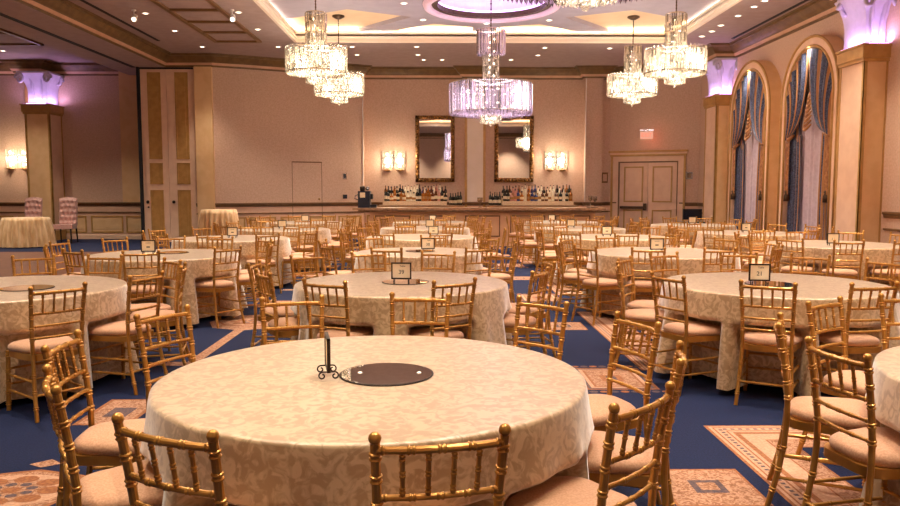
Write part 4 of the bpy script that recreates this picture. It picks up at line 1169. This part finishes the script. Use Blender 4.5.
def far_chair():
    b = MB()
    for nm, q, m in chair_parts(6):
        b.add(q.v, q.f, 0 if m == 'chair' else 1)
    return b.build('chiavari_chair', [M['chair'], M['cushion']], None, 'angle')
PROTO_FULL = full_chair(); PROTO_FAR = far_chair()
used = {'full': False, 'far': False}

TABLES = {
 'T1': (-.285, 3.18, .885, 'the nearest table'),
 'T2': (-.33, 6.42, .89, 'the table numbered thirty-nine'),
 'T3': (-.28, 9.65, .78, 'the table numbered thirty-eight'),
 'T4': (-.32, 12.75, .91, 'the table behind number thirty-eight'),
 'T5': (-.32, 15.75, .91, 'the central table second from bar'),
 'T6': (-.25, 18.7, .91, 'the central table nearest bar'),
 'L1': (-3.50, 6.12, .89, 'the left-edge table'),
 'L2': (-3.38, 9.27, .88, 'left column second table'),
 'L3': (-3.40, 12.4, .91, 'left column third table'),
 'L4': (-3.15, 15.3, .91, 'left column fourth table'),
 'L5': (-3.3, 18.5, .91, 'left column farthest table'),
 'R0': (2.81, 3.0, .91, 'the cropped lower-right table'),
 'R1': (2.80, 6.30, .895, 'the table numbered twenty-one'),
 'R2': (2.80, 9.52, .90, 'the table behind number twenty-one'),
 'R3': (2.90, 12.7, .91, 'right column third table'),
 'R4': (2.87, 15.6, .91, 'right column fourth table'),
 'R5': (3.0, 18.7, .91, 'right column table nearest bar'),
 'W1': (5.72, 10.95, .91, 'window-side table before near column'),
 'W2': (5.65, 13.9, .91, 'window-side table before the arches'),
 'W3': (5.70, 17.1, .91, 'window-side table nearest double doors'),
}
POSES = {'T1': [(-0.661, 2.277, 63.5), (-0.044, 2.227, 100.9), (-1.411, 3.308, 5.5), (-1.148, 2.731, 31.5), (0.473, 2.52, 136.1), (0.737, 3.07, 162.8), (0.773, 3.719, 199.8), (-0.835, 4.336, 284.9), (-0.156, 4.475, 263.1), (0.428, 4.273, 223.8), (-1.28, 3.966, 334.5)],
 'T2': [(-0.728, 5.644, 63.3), (-0.024, 5.651, 122.5), (0.606, 6.261, 151.7), (0.764, 6.917, 188.2), (0.45, 7.53, 218.6), (-0.085, 7.765, 255.1), (-0.684, 7.727, 287.6), (-1.193, 7.417, 307.1), (-1.438, 6.808, 357.8), (-1.211, 6.161, 30.5)],
 'L1': [(-2.775, 5.313, 139.4), (-2.494, 5.946, 160.5), (-2.467, 6.546, 193.0), (-2.687, 6.96, 222.3), (-3.39, 7.379, 262), (-3.92, 7.355, 300)],
 'R1': [(2.425, 5.491, 59.2), (1.959, 5.884, 24.5), (1.785, 6.552, 348.2), (1.962, 7.098, 328.0), (2.404, 7.574, 295.0), (3.047, 7.606, 257.5), (3.552, 7.364, 229.5), (3.903, 6.87, 204.0), (2.989, 5.465, 99.8)],
 'L2': [(-3.88, 8.5, 56.7), (-3.25, 8.33, 105), (-2.604, 8.78, 143.6), (-4.6, 9.64, 350.8), (-4.38, 8.97, 25), (-4.2, 10.15, 325), (-3.089, 10.36, 264.7), (-3.68, 10.42, 290), (-2.34, 9.4, 185), (-2.52, 9.98, 220)],
 'R2': [(2.381, 8.72, 78.9), (1.88, 8.90, 31.3), (3.097, 8.65, 95), (3.72, 8.87, 140), (3.93, 9.45, 180), (3.7, 10.12, 218), (3.1, 10.54, 255), (2.45, 10.54, 290), (1.9, 10.12, 325), (1.70, 9.5, 0)],
 'W1': [(5.312, 9.95, 80), (4.90, 10.35, 40), (5.95, 9.9, 100), (4.65, 11.0, 0), (4.78, 11.55, 330), (5.2, 11.95, 300), (5.8, 12.05, 268), (6.4, 11.82, 235), (6.74, 11.3, 200), (6.7, 10.55, 160)],
 'R0': [(2.40, 4.22, 305), (2.906, 4.399, 270), (1.92, 3.66, 335), (1.87, 3.12, 10)]}
RINGS = {'T3': ([255, 305, 350, 35, 80, 125, 170, 212], 1.0), 'L2': ([238, 280, 323, 1, 38, 73, 106, 136, 168, 200], 1.1), 'R2': ([244, 286, 322, 358, 34, 70, 106, 140, 177, 211], 1.08),
 'T4': ([246, 282, 318, 354, 30, 66, 102, 138, 174, 210], 1.1), 'L3': ([235, 272, 308, 345, 20, 56, 92, 128, 165, 200], 1.12), 'R3': ([228, 263, 300, 336, 12, 48, 84, 120, 156, 192], 1.1),
 'W1': ([246, 212, 283, 320, 176, 140, 104, 68, 32, 356], 1.12)}
def clamp(x, a, b_): return max(a, min(b_, x))
for k in TABLES:
    x, y, r, _ = TABLES[k]
    if k not in POSES:
        angs, rad = RINGS.get(k, ([250 + 36 * i + {'T5': 8, 'T6': 0, 'L4': 14, 'L5': 4, 'R4': 20, 'R5': 6, 'W2': 10, 'W3': 25}.get(k, 0) for i in range(10)], 1.1))
        L = []
        for a in angs:
            rr = rad + RND.uniform(-.05, .07); th = math.radians(a + RND.uniform(-2, 2))
            L.append((x + rr * math.cos(th), y + rr * math.sin(th), (math.degrees(th) + 180 + RND.uniform(-9, 9)) % 360))
        POSES[k] = L
CLOCK = ['three', 'two', 'one', 'twelve', 'eleven', 'ten', 'nine', 'eight', 'seven', 'six', 'five', 'four']
for k in TABLES:
    tx, ty, tr, nm = TABLES[k]
    seen = []
    KEPT = []
    for (x, y, fa) in POSES[k]:
        p1 = project(x, y, .9); p2 = project(x, y, .45)
        if p1 is None or not (-70 < p1[0] < 960): continue
        if x + .25 > XR - .05: continue
        KEPT.append((x, y, fa))
    POSES[k + '_kept'] = KEPT
    hours = {}
    ordered = sorted(KEPT, key=lambda q: math.atan2(q[1] - ty, q[0] - tx))
    for (x, y, fa) in ordered:
        th = math.degrees(math.atan2(y - ty, x - tx)) % 360
        h = int(round(th / 30)) % 12
        n_ = 0
        while h in hours and n_ < 12: h = (h + 1) % 12; n_ += 1
        hours[h] = 1
        fx = math.cos(math.radians(fa)); fy = math.sin(math.radians(fa))
        vx, vy = x, y; vl = math.hypot(vx, vy)
        dt_ = (fx * vx + fy * vy) / vl
        look = 'back to the viewer' if dt_ > .5 else 'facing the viewer' if dt_ < -.5 else 'seen side-on'
        lb = 'gold chair at %s o\'clock of %s, %s' % (CLOCK[h], nm, look)
        grp = 'gold chairs around ' + nm
        rz = math.radians(fa - 90)
        if y < 11.3:
            if not used['full']:
                c_ = PROTO_FULL; c_.location = (x, y, 0); c_.rotation_euler = (0, 0, rz); c_['label'] = lb; c_['group'] = grp; used['full'] = True
            else: dup(PROTO_FULL, (x, y, 0), rz, lb, grp)
        else:
            if not used['far']: c_ = PROTO_FAR; used['far'] = True
            else:
                c_ = PROTO_FAR.copy(); COL.objects.link(c_)
            c_.location = (x, y, 0); c_.rotation_euler = (0, 0, rz); tag(c_, lb, 'chair', grp)

# ---- draped round tables
def make_table(k):
    tx, ty, R, nm = TABLES[k]
    ch = POSES[k + '_kept']
    t = thing('banquet_table', 'round banquet table in ivory damask cloth, ' + {'T1': 'nearest the viewer, with a card seen side-on', 'T2': 'carrying number thirty-nine', 'T3': 'smaller, carrying number thirty-eight', 'R1': 'carrying number twenty-one', 'R0': 'cropped at the lower right', 'L1': 'cut by the left photo edge', 'T4': 'behind the one numbered thirty-eight', 'T5': 'central one second from the bar', 'T6': 'central one nearest the bar', 'L2': 'second of the left column', 'L3': 'third of the left column', 'L4': 'fourth of the left column', 'L5': 'farthest of the left column', 'R2': 'behind the one numbered twenty-one', 'R3': 'third of the right column', 'R4': 'fourth of the right column', 'R5': 'right column one nearest the bar', 'W1': 'window-side before the near column', 'W2': 'window-side before the arches', 'W3': 'window-side nearest the double doors'}[k], 'table', (tx, ty, 0), 0, 'round banquet tables in damask cloths')
    near = ty < 11.3
    nu = 200 if near else 100
    rnd = random.Random(hash(k) % 1000 if False else sum(map(ord, k)))
    ph = [rnd.uniform(0, 6.28) for _ in range(4)]
    def radius(th, z):
        d = .765 - z
        fold = .5 + .5 * math.sin(th * 17 + ph[0] + 1.3 * math.sin(th * 3 + ph[1]))
        fold2 = math.sin(th * 29 + ph[2])
        r = R + .008 + .09 * d + d * (.08 * fold + .02 * fold2) * min(1, d * 4 + .1)
        lim = 9
        for (x, y, fa) in ch:
            # chair-local coordinates of the cloth point
            px, py = tx + r * math.cos(th), ty + r * math.sin(th)
            dx, dy = px - x, py - y
            a = math.radians(fa); f_ = dx * math.cos(a) + dy * math.sin(a); s_ = -dx * math.sin(a) + dy * math.cos(a)
            rc = math.hypot(x - tx, y - ty)
            wid = clamp((.275 - abs(s_)) / .07, 0, 1); wid = wid * wid * (3 - 2 * wid)
            if wid > 0 and f_ < .5:
                target = rc - .232
                zz = clamp((.56 - z) / .05, 0, 1); zz = zz * zz * (3 - 2 * zz)
                e = r + (min(r, target) - r) * wid * zz
                lim = min(lim, e)
        return min(r, lim)
    zs = [.765, .762, .752, .735, .70, .66, .62, .59, .57, .55, .53, .51, .48, .44, .40, .34, .28, .2, .12, .05]
    b = MB(); vs = []; rows = []
    for rr in (.001, .25, .5, .75, .93, .982, .996):
        rows.append([(rr * (R - .004) * math.cos(2 * PI * i / nu), rr * (R - .004) * math.sin(2 * PI * i / nu), .768 if rr < .99 else .7672) for i in range(nu)])
    for z in zs[1:]:
        row = []
        for i in range(nu):
            th = 2 * PI * i / nu
            r = radius(th, z) if z < .75 else R + .004 + (.765 - z) * .2
            row.append((r * math.cos(th), r * math.sin(th), z))
        rows.append(row)
    for r_ in rows: vs += r_
    fs = [(j * nu + i, j * nu + (i + 1) % nu, (j + 1) * nu + (i + 1) % nu, (j + 1) * nu + i) for j in range(len(rows) - 1) for i in range(nu)]
    fs = [tuple(reversed(f)) for f in fs]
    b.add(vs, fs, 0)
    b.build('tablecloth', M['cloth'], t, True)
    b = MB(); b.lathe([(R - .05, .735), (R - .02, .735), (R - .02, .758), (R - .05, .758)], 40, cap=True); b.build('tabletop', M['rail'], t)
    b = MB(); b.tube([(0, 0, .04), (0, 0, .735)], .05, 10); b.lathe([(.3, 0), (.28, .03), (.06, .06)], 16); b.build('pedestal', M['iron'], t)
    return t
for k in TABLES:
    make_table(k)
    l = light('table_fill_spot', 'SPOT', (TABLES[k][0], TABLES[k][1], CZ - .03 if not (-3.8 < TABLES[k][0] < 6.1 and (3.0 < TABLES[k][1] < 9.1 or 14.3 < TABLES[k][1] < 20.4)) else ZT - .13), 430 if k != 'T1' else 230, (255, 242, 230), spot_size=.95, spot_blend=.9, shadow_soft_size=.06)  # unseen spot added over each table to brighten its cloth top

# ---- centrepieces: round mirrors and number cards in iron easels
def round_mirror(x, y, r, label):
    t = thing('centerpiece_mirror', label, 'mirror', (x, y, .768), 0, 'round mirrors lying on the tables')
    b = MB(); b.lathe([(r * .985, 0), (r, .002), (r, .005), (r * .97, .0065)], 40); b.build('rim', M['iron'], t, True)
    b = MB(); b.lathe([(.001, .007), (r * .965, .007)], 40, cap=False); b.build('glass', M['mirror'], t)
def card_stand(x, y, rz, num, label, w=.17, h=.142, near=True):
    t = thing('table_number_stand', label, 'number stand', (x, y, .768), rz, 'iron number card stands')
    z0 = .034; q = .007
    b = MB(); b.box(-w / 2, w / 2, -q, q, z0, z0 + .012); b.box(-w / 2, w / 2, -q, q, z0 + h - .012, z0 + h); b.box(-w / 2, -w / 2 + .012, -q, q, z0, z0 + h); b.box(w / 2 - .012, w / 2, -q, q, z0, z0 + h); b.build('frame', M['iron'], t)
    b = MB(); b.box(-w / 2 + .01, w / 2 - .01, -.003, .003, z0 + .01, z0 + h - .01); cd = b.build('card', M['card'], t)
    for sx in (-1, 1):
        b = MB()
        for sy in (-1, 1):
            pts = [(sx * w * .36, 0, z0)]
            for i in range(16):
                a = PI / 2 - i * .42; rr = .016 * (1 - i / 24)
                pts.append((sx * w * .36, sy * (.026 + rr * math.cos(a)), .018 + rr * math.sin(a)))
            b.tube(pts, .0034, 6)
        b.build('scroll_foot', M['iron'], t, True)
    if num:
        text_obj('number', num, .05, M['ink'], cd, (0, -.0042, z0 + h * .42), (PI / 2, 0, 0))
        if near: text_obj('heading', 'Table', .022, M['ink'], cd, (.01, -.0042, z0 + h * .78), (PI / 2, 0, 0))
    elif near:
        b = MB(); b.box(-.02, .02, -.0042, -.003, z0 + h * .36, z0 + h * .46); b.box(-.03, .03, -.0042, -.003, z0 + h * .74, z0 + h * .77); b.build('lettering', M['ink'], cd)
round_mirror(-.23, 3.18, .20, 'round mirror lying on the nearest table')
round_mirror(-.30, 6.43, .20, 'round mirror lying under the number card thirty-nine'); round_mirror(2.74, 6.25, .20, 'round mirror lying beside the number card twenty-one'); round_mirror(-3.30, 6.06, .20, 'round mirror lying on the left-edge table')
round_mirror(-.26, 9.72, .19, 'round mirror lying beside the number card thirty-eight'); round_mirror(-3.35, 9.5, .20, 'round mirror on the second table of the left column')
card_stand(-.475, 3.15, math.radians(102), None, 'iron stand with number card seen side-on, nearest table')
card_stand(-.33, 6.36, math.radians(-4), '39', 'iron stand holding the card numbered thirty-nine')
card_stand(2.63, 6.20, math.radians(-8), '21', 'iron stand holding the card numbered twenty-one')
card_stand(-.16, 9.62, 0, '38', 'iron stand holding the card numbered thirty-eight')
for (x, y, lb, nn) in ((-3.55, 9.25, 'second table of the left column', None), (-3.40, 12.45, 'third table of the left column', None), (-3.20, 15.4, 'fourth table of the left column', None), (-3.27, 18.4, 'farthest table of the left column', None),
    (-.12, 12.85, 'central table behind number thirty-eight', None), (-.22, 15.6, 'centre-column table second from the bar', None), (-.19, 18.5, 'centre-column table nearest the bar', None),
    (2.72, 9.5, 'table right behind number twenty-one', None), (2.80, 12.75, 'third table of the right column', None), (2.70, 15.7, 'fourth table of the right column', None), (2.74, 18.7, 'right-column table nearest the bar', None),
    (5.52, 10.6, 'window-side table before the near column', '11'), (5.62, 13.9, 'window-side table before the arches', None), (5.72, 17.2, 'window-side table nearest the double doors', None)):
    card_stand(x, y, math.radians(RND.uniform(-6, 6)), nn, 'iron stand with white number card on the ' + lb, near=(y < 14 and nn is None))

# ---- high cocktail table by the pocket doors, draped table and tufted chairs in the hall
def skirted(name, label, x, y, R, h, folds, flare, seed, cat='table'):
    t = thing(name, label, cat, (x, y, 0)); nu = 160
    rr = random.Random(seed); ph = rr.uniform(0, 6)
    b = MB(); rows = []
    for q in (.001, .6, 1.0): rows.append([(q * R * math.cos(2 * PI * i / nu), q * R * math.sin(2 * PI * i / nu), h) for i in range(nu)])
    for j in range(1, 11):
        d = j / 10; row = []
        for i in range(nu):
            th = 2 * PI * i / nu; f_ = math.sin(th * folds + ph + .8 * math.sin(3 * th))
            r = R + .01 + flare * d + .045 * f_ * min(1, d * 2.5)
            row.append((r * math.cos(th), r * math.sin(th), h - .004 - d * (h - .03)))
        rows.append(row)
    vs = [v for r_ in rows for v in r_]
    b.add(vs, [tuple(reversed((j * nu + i, j * nu + (i + 1) % nu, (j + 1) * nu + (i + 1) % nu, (j + 1) * nu + i))) for j in range(len(rows) - 1) for i in range(nu)], 0)
    b.build('tablecloth', M['skirt'], t, True)
    b = MB(); b.tube([(0, 0, .03), (0, 0, h - .03)], .04, 8); b.lathe([(R * .5, 0), (R * .45, .03)], 16); b.lathe([(R - .04, h - .03), (R - .04, h - .006)], 32); b.build('pedestal_table', M['iron'], t)
    return t
skirted('cocktail_table', 'tall round cocktail table in a pleated cream cloth by the left wall', -5.34, 18.4, .41, 1.08, 22, .05, 3)
skirted('draped_table', 'round table in a floor-length gathered cloth in the adjoining hall', -11.34, 20.95, .58, .80, 26, .10, 5)
def tufted_chair(loc, rz, label):
    t = thing('tufted_chair', label, 'chair', loc, rz, 'mauve tufted high-back chairs')
    b = MB()
    def front(u, v):
        x = (u - .5) * .50; z = .50 + v * .80
        gx = x / .125; gz = (z - .5) / .16
        row = round(gz); off = .5 * (row % 2)
        dx = (gx - off) - round(gx - off); dz = gz - row
        d = math.hypot(dx, dz)
        dep = .055 * min(1, d * 1.8) ** .6
        edge = min(1, (1 - abs(2 * u - 1)) * 8) * min(1, (1 - v) * 8 + .05)
        return (x, -.16 + .06 * v * 0 - .10 - .10 * v + dep * edge, z + .04 * math.cos((u - .5) * PI) * v)
    b.grid(front, 41, 61)
    b.grid(lambda u, v: ((u - .5) * .50, -.30 - .10 * v, .50 + v * .80 + .04 * math.cos((u - .5) * PI) * v), 9, 9)
    for sx in (0, 1):
        b.grid(lambda u, v: ((sx - .5) * .50, -.30 - .10 * v + .04 * u, .50 + v * .80), 2, 9)
    b.grid(lambda u, v: ((u - .5) * .50, -.40 + .04 * v, 1.30 + .04 * math.cos((u - .5) * PI)), 9, 2)
    b.build('backrest', M['tuft'], t, True)
    b = MB(); b.prism(seat_outline(.25, .28, -.30, .27, .06), .42, .50); b.prism(seat_outline(.24, .27, -.29, .26, .08), .50, .55); b.build('seat', M['tuft'], t)
    for sx in (-1, 1):
        for y_, lean in ((.22, 0), (-.27, -.06)):
            b = MB(); b.tube([(sx * .23, y_ + lean, 0), (sx * .22, y_, .43)], [.018, .026], 8); b.build('leg', M['iron'], t, True)
tufted_chair((-12.05, 22.35, 0), math.radians(180), 'mauve tufted high-back chair behind the draped table')
tufted_chair((-11.0, 22.4, 0), math.radians(188), 'pale mauve tufted high-back chair standing right of the draped table')

# ---- render look
w = bpy.data.worlds.new('World'); sc.world = w; w.use_nodes = True
w.node_tree.nodes['Background'].inputs[0].default_value = (.9, .75, .62, 1); w.node_tree.nodes['Background'].inputs[1].default_value = .05
sc.view_settings.view_transform = 'Standard'; sc.view_settings.look = 'None'; sc.view_settings.gamma = 1; sc.view_settings.use_curve_mapping = False
sc.view_settings.exposure = 0.57
sc.cycles.use_denoising = True
sc.cycles.max_bounces = 10; sc.cycles.diffuse_bounces = 5; sc.cycles.glossy_bounces = 4; sc.cycles.transparent_max_bounces = 24; sc.cycles.transmission_bounces = 6
sc.cycles.sample_clamp_indirect = 4
